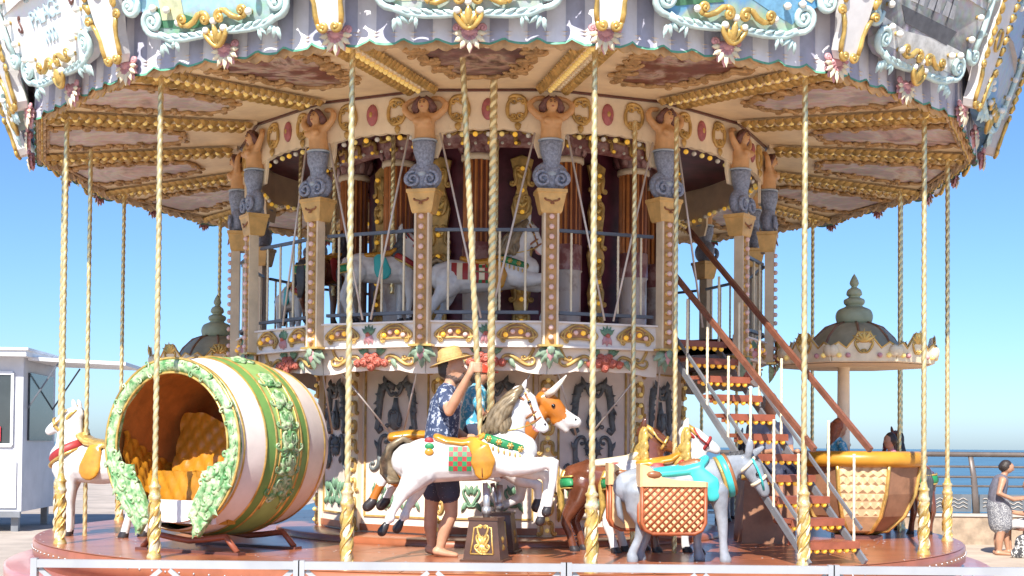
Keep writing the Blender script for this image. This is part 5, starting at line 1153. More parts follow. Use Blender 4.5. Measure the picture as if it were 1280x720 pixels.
for i in range(n):
    a = 2 * PI * i / n; dn_ = max(0.0, -math.sin(a)); w = 0.072 + 0.016 * abs(math.sin(6 * a)) + 0.05 * dn_
    for rr, zz in ((brad(0) + 0.03, 0.01), (brad(0) + 0.035, -0.03), (brad(0) - w * 0.4, -0.065), (brad(0) - w, -0.035), (brad(0) - w, 0.02)): vs.append((rr * math.cos(a), zz, bz + rr * math.sin(a)))
g.add(vs, [(i * 5 + k, i * 5 + k + 1, ((i + 1) % n) * 5 + k + 1, ((i + 1) % n) * 5 + k) for i in range(n) if abs((i + 0.5) * 360 / n - 270) > 24 for k in range(4)], 'carving_green'); fr = ob('carved_rim', g, ba)
g = G()
for i in range(26):
    a = 360 * i / 26
    if 242 < a < 298: continue
    q = G(); scroll(q, 0, 0, 70 + 40 * (i % 3), 0.19, 'SC'[i % 2], 24, 'carving_green', p=2, r=0.012, n=8, flat=0.7); leaf(q, 0.0, 0, 75, 0.08, 0.045, 'carving_green', 0.0, 0.008)
    rr = brad(0) - 0.02; g.join(q, T3(rr * math.cos(R(a)), -0.055, bz + rr * math.sin(R(a))) @ Matrix.Rotation(R(90), 4, 'X') @ RZ(a))
ob('leaf_carving', g, fr)
for rr_ in (brad(0) + 0.035, brad(0) - 0.092):
    q = G(); q.tube([(rr_ * math.cos(t), -0.035, bz + rr_ * math.sin(t)) for t in np.linspace(R(-64), R(244), 61)], 0.012, 'gold', 5); ob('gilt_line', q, fr)
for sg in (-1, 1):           # the two wing scrolls that narrow the doorway low down
    g = G(); g.slab([(sg * x, y) for x, y in ((0.75, -0.02), (0.66, -0.02), (0.63, -0.12), (0.54, -0.17), (0.44, -0.17), (0.43, -0.25), (0.36, -0.33), (0.30, -0.44), (0.25, -0.56), (0.26, -0.66), (0.34, -0.79), (0.44, -0.66), (0.55, -0.54), (0.67, -0.35))][::(-1 if sg > 0 else 1)], 0.05, 'carving_green', None, 0.012)
    for k, (x, y, an, L, kd) in enumerate(((0.64, -0.16, 60, 0.30, 'S'), (0.50, -0.26, 30, 0.30, 'C'), (0.40, -0.40, 70, 0.30, 'S'), (0.34, -0.56, 60, 0.26, 'C'), (0.46, -0.52, 45, 0.30, 'S'), (0.33, -0.68, 80, 0.18, 'S'), (0.59, -0.34, 60, 0.26, 'C'))):
        scroll(g, x, y, an, L, kd, 26, 'carving_green', p=2.2, r=0.022, z=0.05, sx=sg, n=10)
        for j in range(3): leaf(g, sg * x, y, an + 120 * j + 10 * k, 0.13, 0.07, 'carving_green', 0.045, 0.015)
    ob('wing_scroll', g, ba, T3(0, -0.012, bz) @ Matrix.Rotation(R(90), 4, 'X'))
g = G(); P_ = [(0.26 - 0.018 * abs(y - 0), y) for y in np.linspace(0.5, -0.35, 3)]
def on_barrel(u, v, w):      # u along the girth (m), v behind the opening
    r = brad(v) + w; a = u / 0.80; return (r * math.cos(a), v, bz + r * math.sin(a))
g = G(); v0 = 0.59
for k, (u, sz) in enumerate(((0.98, 0.8), (0.62, 0.9), (0.40, 0.9), (0.20, 0.9), (0.0, 1.1), (-0.20, 1.0), (-0.42, 1.2))):
    q = G()
    for sx in (1, -1):
        scroll(q, 0.055 * sz, 0.02, 70, 0.26 * sz, 'SC'[k % 2], 32, 'carving_green', p=2, r=0.020, z=0.012, sx=sx, n=8); scroll(q, 0.09 * sz, -0.04, 20, 0.2 * sz, 'C', 40, 'carving_green', p=2, r=0.015, z=0.012, sx=sx, n=7)
        for a in (30, 60, -20): leaf(q, 0, 0, a if sx > 0 else 180 - a, 0.13 * sz, 0.06, 'carving_green', 0.0, 0.035)
    leaf(q, 0, 0, 90, 0.17 * sz, 0.08, 'carving_green', 0, 0.045); q.ball((0, 0, 0.02), 0.035, 'carving_green', seg=8, rings=5)
    q.warp(lambda x, y, z, u=u: on_barrel(u + y, v0 + x * 1.15, z * 0.62))
    if k == 0: ob('leaf_carving', q, shell)
    else: g.join(q)
ob('leaf_carving', g, shell)
for vv in (0.47, 0.71):
    q = G(); q.tube([on_barrel(u, vv + 0.03 * math.sin(u * 2.2), 0.004) for u in np.linspace(-0.6, 0.72, 24)], 0.009, 'gold', 5); ob('gilt_line', q, shell)
# quilted seat: back and cushion made of diamond pads
def quilt(w, h, nx, ny, m):
    g = G(); N = nx * 6; K = ny * 6; vs = []
    for j in range(K + 1):
        for i in range(N + 1):
            x = w * (i / N - 0.5); y = h * (j / K - 0.5); a = (i / 6.0 + j / 6.0); b = (i / 6.0 - j / 6.0)
            z = 0.026 * (abs(math.sin(PI * a)) * abs(math.sin(PI * b))) ** 0.42 + 0.006 * math.sin(i * 0.31 + 2 * math.sin(j * 0.23)) * math.sin(j * 0.37); vs.append((x, y, z))
    g.add(vs, [(j * (N + 1) + i, j * (N + 1) + i + 1, (j + 1) * (N + 1) + i + 1, (j + 1) * (N + 1) + i) for j in range(K) for i in range(N)], m)
    g.box((0, 0, -0.05), (w, h, 0.1), m); return g
ob('seat_front', quilt(0.92, 0.46, 7, 2, 'quilt_orange'), ba, T3(-0.02, 0.22, bz - 0.46) @ Matrix.Rotation(R(90), 4, 'X'))
ob('seat_cushion', quilt(1.0, 0.42, 8, 3, 'quilt_orange'), ba, T3(0, 0.43, bz - 0.255))
q = quilt(1.24, 0.62, 9, 3, 'quilt_orange'); q.warp(lambda x, y, z: (x, -0.31 + (y + 0.31) * (0.98 - 0.62 * min(1, max(0, (x + 0.35) / 0.95))), z))
ob('backrest', q, ba, T3(0.0, 0.74, bz + 0.02) @ Matrix.Rotation(R(76), 4, 'X'))
q = quilt(1.02, 0.62, 8, 3, 'quilt_orange')
q.v = q.v[:-8]; q.m = q.m[:-6]; q.s = q.s[:-6]; q.f = q.f[:-6]
def on_lining(x, y, z):
    v = 0.58 + x; cut = 0.62 * (1 - 0.62 * (x + 0.51) / 1.02) if x > -0.45 else 0.62
    h = (y + 0.31) / 0.62 * cut; r = brad(v) - 0.075 - z; an = R(222) - h / r; return (r * math.cos(an), v, bz + r * math.sin(an))
q.warp(on_lining); q.f = [f[::-1] for f in q.f]; ob('side_padding', q, ba)
g = G(); g.slab([(0.16 * math.cos(a), 0.22 * math.sin(a)) for a in np.linspace(0, 2 * PI, 24, endpoint=False)], 0.015, 'pink_cloth', None, 0.004); leaf(g, 0, 0, 60, 0.2, 0.1, 'white_paint', 0.02, 0.01); leaf(g, 0, -0.05, 200, 0.14, 0.1, 'white_paint', 0.02, 0.01); leaf(g, 0.02, -0.1, -60, 0.1, 0.06, 'leaf_green', 0.02, 0.01)
ob('painted_oval', g, ba, T3(0.672, 0.42, bz + 0.18) @ Matrix.Rotation(R(-90), 4, 'Z') @ Matrix.Rotation(R(90), 4, 'X') @ RZ(0))
for v in (0.22, 1.02):
    g = G(); g.tube([(x, v, y) for x, y in ((-0.55, 0.03), (-0.42, 0.16), (-0.2, 0.13), (0, 0.11), (0.2, 0.13), (0.42, 0.16), (0.55, 0.03))], 0.028, 'tread_red', 8); g.box((0, v, 0.015), (1.2, 0.10, 0.03), 'deck_dark'); ob('rocker', g, ba)
g = G(); g.slab([(-0.42, -0.03), (0.42, -0.03), (0.42, 0.03), (-0.42, 0.03)], 0.2, 'sign_white'); ob('sill_plate', g, ba, T3(0, 0.06, bz - 0.68))
# --- the gondola under its domed parasol, and its twin on the far side
def gondola(label, loc, rz):
    b = thing('gondola_car', label, 'carousel car', loc, rz, 'carousel cars')
    g = G(); NG = 8; prof = [(0.10, 0.05), (0.30, 0.10), (0.46, 0.26), (0.56, 0.50), (0.60, 0.74), (0.61, 0.80)]
    g.lathe(prof, 'boat_brown', NG, SX(1.12, 0.95, 1) @ RZ(22.5), smooth=False); g.lathe([(0.50, 0.79), (0.42, 0.30), (0.0, 0.25)], 'lining_brown', NG, SX(1.12, 0.95, 1) @ RZ(22.5), caps=False, smooth=False); ob('hull', g, b)
    cu = G(); cu.tube([(0.66 * math.cos(a), 0.56 * math.sin(a), 0.87) for a in np.linspace(0, 2 * PI, 33)], 0.085, 'boat_cushion', 10, lat=(0, 0, 1), sy=1.0, cap=False); ob('rim_cushion', cu, b)
    for k in range(NG):
        a = R(22.5 + 45 * k); q = G(); q.tube([(1.12 * (r + 0.006) * math.cos(a), 0.95 * (r + 0.006) * math.sin(a), z) for r, z in prof], 0.022, 'gold', 6); ob('gilt_rib', q, b)
        if k % 2 == 1:   # carved scales on every other gore
            a2 = a + R(45); q = G(); q.add([(1.12 * (r + 0.004) * math.cos(x_), 0.95 * (r + 0.004) * math.sin(x_), z) for r, z in prof for x_ in (a, a2)], [(2 * i, 2 * i + 1, 2 * i + 3, 2 * i + 2) for i in range(5)], 'boat_scale', None, False)
            for j in range(7):
                z = 0.16 + 0.085 * j
                r = np.interp(z, [p[1] for p in prof], [p[0] for p in prof]) + 0.004; n_ = 5 + (j % 2) if j > 1 else 4
                pa = Vector((1.12 * r * math.cos(a), 0.95 * r * math.sin(a), z)); pb = Vector((1.12 * r * math.cos(a2), 0.95 * r * math.sin(a2), z)); nn = Vector((pa.y - pb.y, pb.x - pa.x, 0)).normalized(); nn = -nn if nn.dot(pa) < 0 else nn
                for i in range(n_):
                    c = pa + (pb - pa) * ((i + 0.5 + (0.0 if j % 2 else 0)) / n_) ; ww = (pb - pa).length / n_ * 0.62
                    q.add([c + (pb - pa).normalized() * ww - nn * 0.005, c + V(0, 0, 0.10) + (pb - pa).normalized() * ww * 0.7 + nn * 0.012, c + V(0, 0, 0.13) + nn * 0.02, c + V(0, 0, 0.10) - (pb - pa).normalized() * ww * 0.7 + nn * 0.012, c - (pb - pa).normalized() * ww - nn * 0.005, c + V(0, 0, 0.05) + nn * 0.040], [(0, 1, 5), (1, 2, 5), (2, 3, 5), (3, 4, 5), (4, 0, 5)], 'boat_scale', None, False)
            stuff(ob('carved_scales', q, b))
    g = G(); g.box((0, 0, 0.025), (0.5, 0.4, 0.05), 'deck_dark'); ob('foot', g, b)
    g = G(); g.lathe([(0.075, 0.25), (0.07, 1.0), (0.085, 1.02), (0.07, 1.05), (0.065, 1.86), (0.09, 1.90)], 'cream', 12, T3(-0.13, 0.1, 0)); ob('parasol_column', g, b)
    e = bpy.data.objects.new('domed_parasol', None); COL.objects.link(e); e.parent = b; e.location = (-0.03, 0.0, 1.88)
    g = G(); g.lathe([(0.84, 0.0), (0.84, 0.03), (0.0, 0.03)], 'cream', 8, RZ(22.5), smooth=False); g.lathe([(0.82, -0.006), (0.0, -0.006)], 'ceiling_tan', 8, RZ(22.5), smooth=False, caps=False); ob('parasol_plate', g, e)
    for k in range(8):
        q = G(); hw = 0.84 * math.sin(R(22.5)); pts = [(-hw, 0.0), (hw, 0.0), (hw, 0.16), (hw * 0.8, 0.20), (hw * 0.55, 0.14), (hw * 0.3, 0.24), (0.06, 0.30), (-0.06, 0.30), (-hw * 0.3, 0.24), (-hw * 0.55, 0.14), (-hw * 0.8, 0.20), (-hw, 0.16)]
        q.slab(pts, 0.03, 'ivory', None, 0.006); q.tube([(x, y, 0.028) for x, y in pts[2:]], 0.012, 'gold', 5)
        for a in (30, 60, 90, 120, 150): leaf(q, 0, 0.20, a, 0.14, 0.05, 'gold', 0.03, 0.02)
        for sx in (1, -1): scroll(q, 0.07, 0.14, 60, 0.22, 'C', 34, 'gold', p=2, r=0.014, z=0.035, sx=sx, n=8); q.ball((sx * 0.16, 0.065, 0.045), 0.028, 'corbel_pink'); q.ball((sx * 0.25, 0.065, 0.045), 0.028, 'bulb_warm'); q.ball((sx * hw * 0.95, 0.11, 0.035), (0.06, 0.07, 0.03), 'ivory')
        ob('parasol_valance', q, e, bay(45 * k, 0.84 * math.cos(R(22.5)) - 0.01, 0.01, 8))
    g = G(); g.lathe(curve_prof([(0.52, 0.06), (0.50, 0.16), (0.42, 0.30), (0.30, 0.42), (0.17, 0.47)]), 'dome_grey', 32, caps=False)
    for k in range(8): a = R(45 * k); g.tube([(r * math.cos(a), r * math.sin(a), z) for r, z in ((0.525, 0.06), (0.505, 0.16), (0.425, 0.305), (0.305, 0.425), (0.17, 0.475))], 0.016, 'boat_brown', 5)
    ob('dome', g, e)
    g = G(); g.lathe(curve_prof([(0.16, 0.46), (0.19, 0.49), (0.20, 0.56), (0.17, 0.62), (0.09, 0.66), (0.11, 0.69), (0.11, 0.73), (0.06, 0.76), (0.085, 0.79), (0.07, 0.84), (0.03, 0.87), (0.05, 0.91), (0.03, 0.97), (0.0, 1.02)]), 'dome_green', 20); ob('finial', g, e)
    return b
gondola('gondola car with cream scaled hull and orange cushion under a domed parasol by the stairs', root_at(1070, 14.0), R(-8))
gondola('second domed parasol gondola, half hidden behind the barrel car', Vector((-3.72, 1.7, PZ)), R(150))
# ------------------------------------------------------------------ people
def person(label, loc, rz, prims, voxel=0.011, group=None, pick=None):
    h = thing('person', label, 'person', loc, rz, group); ob('figure', sculpt('figure', prims, voxel, 3, pick), h); return h
DM = 11.32; ml = root_at(550, DM); k_ = DM / FPX
t_ = 0; za = W(596, 461, 10.85).z
pa, pb = pole_w; tt = (za - pa.z) / (pb.z - pa.z); hp = pa + (pb - pa) * tt - ml      # where the hand meets the pole
man = [([(0.02, -0.09, 0.92, 0.10), (0.08, -0.10, 0.66, 0.085), (0.10, -0.10, 0.43, 0.062), (0.105, -0.10, 0.38, 0.058), (0.05, -0.10, 0.26, 0.060), (0.01, -0.10, 0.09, 0.038)], 0.95, 'skin_tan'), ([(0.0, 0.09, 0.92, 0.10), (-0.06, 0.09, 0.66, 0.085), (-0.085, 0.09, 0.42, 0.06), (-0.09, 0.09, 0.26, 0.060), (-0.075, 0.09, 0.09, 0.038)], 0.95, 'skin_tan'),
       ([(-0.02, -0.10, 0.055, 0.040), (0.06, -0.105, 0.035, 0.034), (0.15, -0.11, 0.022, 0.022)], 1.25, 'skin_tan'), ([(-0.10, 0.09, 0.055, 0.04), (-0.02, 0.09, 0.035, 0.034), (0.07, 0.09, 0.022, 0.022)], 1.25, 'skin_tan'),
       ([(0.02, -0.085, 0.92, 0.115), (0.055, -0.10, 0.72, 0.112), (0.08, -0.105, 0.57, 0.105)], 1.0, 'shorts_navy'), ([(0.0, 0.085, 0.92, 0.115), (-0.04, 0.09, 0.72, 0.112), (-0.06, 0.09, 0.57, 0.105)], 1.0, 'shorts_navy'),
       ([(0.0, 0, 0.88, 0.145), (0.0, 0, 1.02, 0.15), (0.02, 0, 1.2, 0.145), (0.04, 0, 1.36, 0.135), (0.05, 0, 1.44, 0.095)], 1.3, 'shirt_navy'), ([(0.04, -0.17, 1.43, 0.075), (0.04, 0.17, 1.43, 0.075)], 1, 'shirt_navy'),
       ([(0.06, 0, 1.46, 0.06), (0.09, 0, 1.56, 0.055)], 1, 'skin_tan'), ([(0.10, 0, 1.65, 0.095), (0.105, 0, 1.69, 0.098)], 0.82, 'skin_tan'), ([(0.13, 0, 1.60, 0.07)], 0.85, 'skin_tan'), ([(0.195, 0, 1.675, 0.012), (0.215, 0, 1.645, 0.018)], 0.9, 'skin_tan'),
       ([(0.10, -0.078, 1.65, 0.026)], 0.4, 'skin_tan'), ([(0.10, 0.078, 1.65, 0.026)], 0.4, 'skin_tan'), ([(0.162, 0, 1.588, 0.050), (0.125, 0, 1.572, 0.060), (0.09, 0, 1.60, 0.066)], 0.98, 'beard'), ([(0.032, 0, 1.64, 0.066), (0.04, 0, 1.70, 0.078)], 0.95, 'hair_dark'),
       ([(0.04, -0.20, 1.43, 0.08), (0.07, -0.28, 1.34, 0.085)], 0.9, 'shirt_navy'), ([(0.04, 0.20, 1.43, 0.08), (0.05, 0.24, 1.28, 0.08)], 0.9, 'shirt_navy'), ([(0.05, 0.24, 1.30, 0.052), (0.07, 0.27, 1.14, 0.045), (0.22, 0.24, 1.05, 0.036), (0.32, 0.2, 1.06, 0.03)], 1, 'skin_tan'), ([(0.32, 0.2, 1.06, 0.032), (0.40, 0.18, 1.07, 0.026)], 1, 'skin_tan')]
hx, hy, hz = hp
el = (0.09, -0.37, 1.27); wr = (hx - 0.065, hy - 0.03, hz - 0.045)
man += [([(0.06, -0.25, 1.38, 0.058), (0.08, -0.32, 1.32, 0.050), el + (0.043,)], 1, 'skin_tan'), ([el + (0.043,), tuple(np.array(el) * 0.7 + np.array(wr) * 0.3) + (0.046,), wr + (0.027,)], 1, 'skin_tan'), ([wr + (0.030,), (hx - 0.045, hy - 0.025, hz + 0.0, 0.030), (hx - 0.045, hy - 0.02, hz + 0.035, 0.026)], 0.9, 'skin_tan')]
for k in range(4):
    zz = hz - 0.028 + 0.0235 * k; man.append(([(hx + 0.040 * math.cos(R(a)), hy + 0.040 * math.sin(R(a)), zz, 0.0105) for a in (200, 250, 300, 350, 395)], 1, 'skin_tan'))
man.append(([(hx - 0.05, hy + 0.005, hz - 0.02, 0.014), (hx - 0.02, hy + 0.036, hz + 0.02, 0.012), (hx + 0.012, hy + 0.036, hz + 0.045, 0.010)], 1, 'skin_tan'))
mn_ = person('bearded man in straw hat and navy leaf shirt gripping the white horse pole', ml, 0, man, 0.0085, 'people on the carousel')
g = G(); prof = [(0.185, -0.015), (0.19, -0.01), (0.15, 0.0), (0.105, 0.008), (0.102, 0.05), (0.09, 0.10), (0.06, 0.118), (0.02, 0.105), (0.0, 0.10)]; g.lathe(prof, 'straw', 28, SX(1.08, 0.92, 1), caps=False); g.lathe([(0.0, 0.0), (0.185, -0.017)], 'straw', 28, SX(1.08, 0.92, 1), caps=False); ht = ob('straw_hat', g, mn_, T3(0.085, 0, 1.735) @ Matrix.Rotation(R(-16), 4, 'Y'))
q = G(); q.lathe([(0.107, 0.010), (0.106, 0.034)], 'straw', 28, SX(1.08, 0.92, 1), caps=False); ob('hat_band', q, ht)
for sg in (-1, 1): g = G(); g.ball((0.178, sg * 0.034, 1.675), (0.012, 0.014, 0.009), 'black_gloss', seg=8, rings=5); ob('eye', g, mn_)
# child on the cow
cl = cw.location + Vector(P2.p(590, 548, 0)); ch_h = Vector(P2.p(612, 512, 0)) - Vector(P2.p(590, 548, 0))
kid = [([(0, 0, 0.05, 0.12), (0.0, 0, 0.25, 0.115), (0.03, 0, 0.40, 0.10)], 1.25, 'shirt_blue'), ([(0.03, -0.13, 0.40, 0.055), (0.03, 0.13, 0.40, 0.055)], 1, 'shirt_blue'), ([(0.04, 0, 0.44, 0.04), (0.05, 0, 0.50, 0.04)], 1, 'skin'), ([(0.06, 0, 0.57, 0.085)], 0.85, 'skin'), ([(0.14, 0, 0.55, 0.014)], 1, 'skin'), ([(0.035, 0, 0.58, 0.085)], 0.9, 'hair_dark')]
for sg in (-1, 1):
    kid += [([(0.03, sg * 0.15, 0.40, 0.055), (0.06, sg * 0.19, 0.30, 0.055)], 1, 'shirt_blue'), ([(0.06, sg * 0.19, 0.31, 0.036), (0.08, sg * 0.20, 0.22, 0.034), (0.13, sg * 0.1, 0.20, 0.028), tuple(ch_h + Vector((-0.03, sg * 0.03, 0.03 * sg))) + (0.026,)], 1, 'skin'),
            ([(0.0, sg * 0.10, 0.06, 0.085), (0.12, sg * 0.24, 0.0, 0.075), (0.20, sg * 0.27, -0.06, 0.06)], 1, 'shorts_navy'), ([(0.20, sg * 0.27, -0.06, 0.05), (0.16, sg * 0.28, -0.30, 0.036)], 1, 'skin'), ([(0.15, sg * 0.28, -0.34, 0.035), (0.24, sg * 0.28, -0.37, 0.026)], 1, 'cloth_white')]
kd = person('child in turquoise patterned shirt and red cap riding the cow', cl, 0, kid, 0.011, 'people on the carousel')
g = G(); g.lathe([(0.092, 0), (0.088, 0.04), (0.06, 0.075), (0, 0.085)], 'cap_red', 18, caps=False); g.slab([(0.06, -0.07), (0.16, -0.05), (0.18, 0.0), (0.16, 0.05), (0.06, 0.07)], 0.012, 'cap_red'); ob('cap', g, kd, T3(0.05, 0, 0.60))
def seated(loc, rz, label, top, hair, bottom='shorts_navy', sk='skin', long_hair=False, sc=1.0, group='people on the carousel'):
    p = [([(0, 0, 0.08, 0.14), (0, 0, 0.3, 0.13), (0.03, 0, 0.50, 0.115), (0.04, 0, 0.56, 0.08)], 1.25, top), ([(0.03, -0.16, 0.53, 0.06), (0.03, 0.16, 0.53, 0.06)], 1, top), ([(0.05, 0, 0.58, 0.05), (0.06, 0, 0.66, 0.047)], 1, sk), ([(0.08, 0, 0.75, 0.09), (0.085, 0, 0.78, 0.09)], 0.84, sk), ([(0.10, 0, 0.70, 0.062)], 0.85, sk), ([(0.172, 0, 0.745, 0.016)], 0.9, sk), ([(0.05, 0, 0.77, 0.095), (0.06, 0, 0.815, 0.085)], 0.92, hair)]
    if long_hair: p.append(([(0.02, 0, 0.78, 0.085), (-0.03, 0, 0.62, 0.07), (-0.04, 0, 0.48, 0.05)], 1.3, hair))
    for sg in (-1, 1): p += [([(0.03, sg * 0.19, 0.52, 0.06), (0.06, sg * 0.22, 0.38, 0.058)], 1, top), ([(0.06, sg * 0.22, 0.40, 0.042), (0.10, sg * 0.23, 0.26, 0.038), (0.30, sg * 0.16, 0.28, 0.03), (0.36, sg * 0.14, 0.29, 0.03)], 1, sk), ([(0, sg * 0.09, 0.08, 0.10), (0.25, sg * 0.11, 0.09, 0.088), (0.42, sg * 0.11, 0.06, 0.07)], 1, bottom), ([(0.42, sg * 0.11, 0.05, 0.055), (0.43, sg * 0.11, -0.15, 0.055), (0.40, sg * 0.11, -0.36, 0.036)], 1, sk), ([(0.38, sg * 0.11, -0.40, 0.038), (0.54, sg * 0.11, -0.42, 0.026)], 1.2, sk)]
    h = person(label, loc, rz, p, 0.013, group); h.scale = (sc, sc, sc); return h
seated(Vector(W(1043, 572, 14.0)) + V(0, 0, -0.25), R(10), 'red haired woman seated in the gondola under the parasol', 'shirt_blue', 'hair_red', long_hair=True, sc=0.8)
seated(Vector(W(1118, 575, 14.2)) + V(0, 0, -0.30), R(190), 'dark haired child seated at the open end of the gondola', 'pink_cloth', 'hair_dark', sc=0.72)
seated(Vector(W(958, 596, 13.2)), R(-70), 'grey haired man in dark shirt seated behind the staircase', 'shirt_grey', 'hair_grey')
g = G(); g.box((0, 0, 0.30), (0.55, 0.5, 0.6), 'boat_brown', None, 0.9); g.tube([(-0.28, -0.22, 0.62), (0.28, -0.22, 0.62)], 0.03, 'gold', 6)
bs = Vector(W(958, 596, 13.2)); o = ob('bench_seat', g); o.location = (bs.x, bs.y + 0.1, PZ); o.scale = (1, 1, (bs.z - PZ) / 0.6); tag(o, 'brown box bench under the grey haired man behind the stairs', 'bench')
# high-backed purple chair behind the gondola
# woman on the promenade
wl = W(1247, 688, 22.4); wl.z = 0
wm = [([(0, 0, 0.85, 0.14), (-0.02, 0, 1.0, 0.125), (0.0, 0, 1.15, 0.125), (0.03, 0, 1.28, 0.11)], 1.25, 'dress_grey'), ([(0.0, 0, 0.86, 0.165), (0.02, 0, 0.70, 0.17), (0.03, 0, 0.52, 0.165)], 1.05, 'skirt_dots'), ([(0.03, -0.15, 1.30, 0.05), (0.03, 0.15, 1.30, 0.05)], 1, 'skin'), ([(0.05, 0, 1.32, 0.05), (0.09, 0, 1.40, 0.046)], 1, 'skin'), ([(0.12, 0, 1.48, 0.085), (0.13, 0, 1.51, 0.085)], 0.85, 'skin'), ([(0.085, 0, 1.51, 0.092), (0.10, 0, 1.55, 0.085)], 0.95, 'hair_dark'), ([(0.21, 0, 1.46, 0.015)], 1, 'skin')]
for sg in (-1, 1):
    wm += [([(0.03, sg * 0.18, 1.29, 0.055), (-0.03, sg * 0.24, 1.06, 0.046), (0.18, sg * 0.20, 0.96, 0.036), (0.34, sg * 0.10, 0.98, 0.03), (0.40, sg * 0.07, 0.99, 0.03)], 1, 'skin'), ([(0.03, sg * 0.08, 0.6, 0.08), (0.03, sg * 0.08, 0.42, 0.058), (0.0, sg * 0.08, 0.26, 0.058), (0.0, sg * 0.08, 0.08, 0.036)], 1, 'skin'), ([(-0.03, sg * 0.08, 0.045, 0.04), (0.16, sg * 0.09, 0.025, 0.026)], 1.2, 'skin')]
wo = person('dark haired woman in grey top and dotted skirt standing on the promenade', wl, R(-12), wm, 0.014); wo.scale = (1.22, 1.22, 1.02)
bl = W(1277, 684, 21.8); bl.z = 0
o = ob('tote_bag', sculpt('tote_bag', [([(0, 0, 0.10, 0.14), (0.02, 0, 0.26, 0.15)], 0.7, 'bag_floral'), ([(-0.1, 0, 0.08, 0.1), (0.14, 0, 0.08, 0.11)], 0.7, 'bag_floral')], 0.016, 3)); o.location = bl; tag(o, 'black and white floral bag on the pavement by the standing woman', 'bag')
ps_ = W(1291, 640, 22.3); ps_.z = 0.46
seated(ps_, R(150), 'person in white trousers seated beside the standing woman, cut by the frame edge', 'cloth_white', 'hair_dark', 'cloth_white', group='people on the promenade')
g = G()
for x in (-0.5, 0.5): g.box((x, 0, 0.22), (0.06, 0.4, 0.44), 'rail_brown')
for y in (-0.16, -0.05, 0.06, 0.17): g.box((0, y, 0.455), (1.5, 0.09, 0.03), 'handrail_wood')
o = ob('promenade_bench', g); o.location = (ps_.x + 0.45, ps_.y + 0.06, 0); tag(o, 'slatted bench at the frame edge under the person in white trousers', 'bench')
# ------------------------------------------------------------------ promenade wall and railing
wd = 24.75; wy = -DIST + wd
g = G(); g.box((26, wy + 0.25, 0.27), (44, 0.5, 0.54), 'wall_stone'); wall = ob('sea_wall', g); tag(wall, 'low tan stone wall along the promenade edge by the sea', 'wall')
g = G(); g.box((26, wy + 0.25, 0.565), (44, 0.56, 0.045), 'concrete'); ob('coping', g, wall)
rl_ = thing('promenade_railing', 'brown metal railing with wave panels on the sea wall', 'railing', (0, wy + 0.3, 0))
for z, r in ((1.74, 0.05), (1.50, 0.022), (1.30, 0.022), (1.12, 0.022)):
    g = G(); g.tube([(4.2, 0, z), (44, 0, z)], r, 'rail_brown', 8); ob('rail', g, rl_)
x0 = W(1226, 600, wd).x; me_post = None
gw = G()
for j in range(3):
    for q in range(3): gw.tube([(-0.62 + 0.45 * q + 0.32 * t, 0.075 * (j - 1) + 0.022 * math.sin(t * 11), 0.035) for t in np.linspace(0, 1, 12)], 0.009, 'concrete', 5)
me_wv = gw.mesh('wave_relief')
for k in range(-4, 12):
    x = x0 + k * 1.52
    g = G(); g.tube([(x + 0.02, 0.0, 0.58), (x + 0.0, 0.0, 0.9), (x - 0.03, 0.0, 1.3), (x - 0.10, 0.0, 1.74)], [0.075, 0.07, 0.06, 0.05], 'rail_brown', 8, lat=(0, 1, 0), sy=0.5); ob('post', g, rl_)
    g = G(); g.box((x + 0.76, 0, 0.79), (1.36, 0.04, 0.34), 'slate_panel'); o = ob('wave_panel', g, rl_); ob('wave_relief', me_wv, o, T3(x + 0.76, -0.0, 0.79) @ Matrix.Rotation(R(90), 4, 'X'))
# ------------------------------------------------------------------ ticket kiosk
kd_ = 26.0; kc = W(28, 600, kd_); ks = thing('ticket_kiosk', 'white ticket kiosk with serving window and raised side flap', 'kiosk', (kc.x, kc.y, 0), R(6))
SK = kd_ / FPX
def kz(py): return EYE + (556 - py) * SK
g = G(); g.box((-2.2, 1.3, (kz(645) + kz(452)) / 2), (4.4, 2.6, kz(452) - kz(645)), 'kiosk_grey'); ob('body', g, ks)
g = G(); g.box((-2.3, 1.2, kz(447)), (4.9, 3.2, 0.16), 'kiosk_white'); g.box((-2.3, 1.2, kz(443)), (5.0, 3.3, 0.05), 'kiosk_white'); ob('roof', g, ks)
g = G(); g.box((-1.2, -0.02, (kz(640) + kz(582)) / 2), (2.2, 0.05, kz(582) - kz(640)), 'kiosk_white'); ob('counter_panel', g, ks)
g = G(); g.box((-1.2, -0.012, (kz(560) + kz(474)) / 2), (1.96, 0.03, kz(474) - kz(560)), 'glass_dark'); wi = ob('window', g, ks)
g = G()
for a, b in (((-2.2, 0, kz(562)), (-0.2, 0, kz(562))), ((-2.2, 0, kz(472)), (-0.2, 0, kz(472))), ((-0.2, 0, kz(562)), (-0.2, 0, kz(472)))): g.bar(V(*a) + V(0, -0.03, 0), V(*b) + V(0, -0.03, 0), 0.05, 0.07, 'kiosk_white')
ob('window_frame', g, wi)
g = G(); g.box((-0.72, -0.06, kz(548)), (0.62, 0.02, 0.30), 'sign_red'); sg_ = ob('red_notice', g, ks)
g = G()
for k in range(4): g.box((-0.72 + 0.02 * (k % 2), -0.073, kz(548) + 0.10 - 0.065 * k), (0.44 - 0.08 * (k % 3), 0.004, 0.022), 'sign_white')
stuff(ob('notice_print', g, sg_))
g = G(); g.slab([(-0.0, 0.1), (1.9, 0.3), (1.9, 2.3), (0.0, 2.5)], 0.07, 'kiosk_white'); ob('side_flap', g, ks, T3(0.06, 0, kz(455)) @ Matrix.Rotation(R(2), 4, 'Y'))
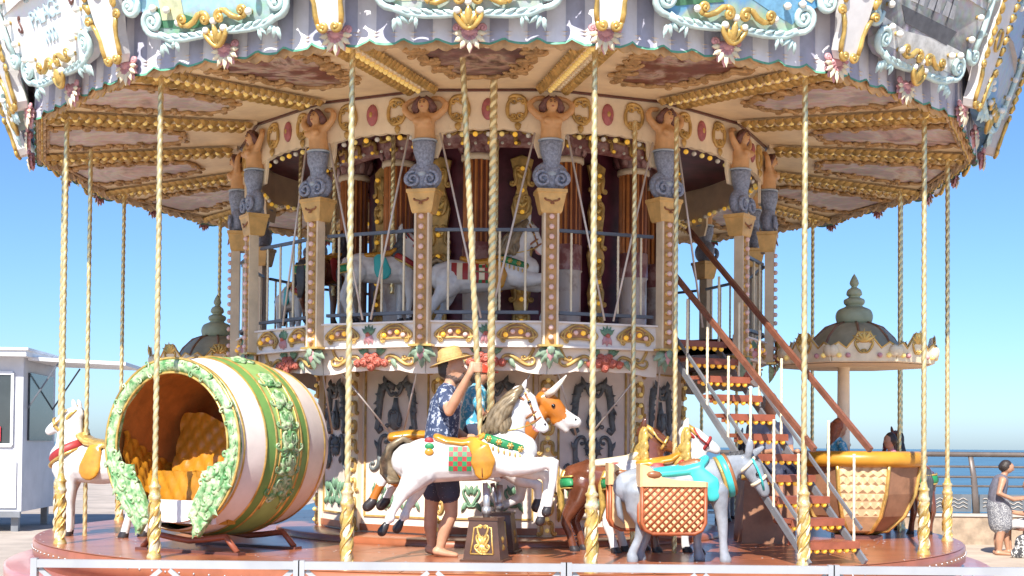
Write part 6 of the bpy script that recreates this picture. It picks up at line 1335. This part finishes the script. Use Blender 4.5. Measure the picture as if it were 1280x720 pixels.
for y in (0.25, 2.2): g = G(); g.bar((0.03, y, kz(515)), (0.62, y, kz(458)), 0.03, 0.03, 'rail_grey'); ob('flap_strut', g, ks)
g = G(); g.box((0.02, 1.3, (kz(556) + kz(470)) / 2), (0.05, 1.9, kz(470) - kz(556)), 'glass_dark'); ob('side_window', g, ks)
for x in (-4.2, -2.2, -0.15):
    for y in (0.15, 2.45): g = G(); g.box((x, y, kz(645) / 2), (0.14, 0.14, kz(645)), 'stair_grey'); ob('leg', g, ks)
g = G(); g.box((-2.2, -0.05, kz(648)), (4.4, 0.1, 0.12), 'stair_grey'); ob('skid', g, ks)
# ------------------------------------------------------------------ crowd barriers in front
fd = 9.05; fy = -DIST + fd; ftop = W(640, 702, fd).z; SF = fd / FPX
pw = 333 * SF
def barrier(x, label):
    b = thing('crowd_barrier', label, 'barrier', (x, fy, 0), 0, 'white barriers along the front')
    w = pw - 0.035
    def part(nm, a, c, s_=0.042): g = G(); g.bar(a, c, s_, s_, 'barrier_white'); ob(nm, g, b)
    def rail(z): g = G(); g.bar((-w / 2 + 0.022, 0, z), (w / 2 - 0.022, 0, z), 0.045, 0.056, 'barrier_white'); ob('rail', g, b)
    rail(ftop - 0.0375); rail(0.18)
    for sx in (-1, 1):
        g = G(); g.bar((sx * w / 2, 0, 0), (sx * w / 2, 0, ftop - 0.002), 0.044, 0.05, 'barrier_white'); ob('post', g, b)
        g = G(); g.box((sx * w / 2, 0, 0.01), (0.06, 0.4, 0.02), 'barrier_white'); ob('foot', g, b)
        for a, c in ((0, 1), (1, 0)):
            g = G(); x0_, x1_ = sx * (0.03 + a * (w / 2 - 0.06)), sx * (0.03 + c * (w / 2 - 0.06)); g.bar((x0_, 0.012 * (1 if a else -1), ftop - 0.075), (x1_, 0.012 * (1 if a else -1), 0.215), 0.02, 0.032, 'barrier_white'); ob('brace', g, b)
xs = W(375, 710, fd).x
for k, lab in enumerate(('white barrier panel in front of the barrel car', 'white barrier panel below the galloping white horse', 'white barrier panel below the donkey', 'white barrier panel below the staircase and promenade')): barrier(xs + (k - 0.5) * pw, lab)
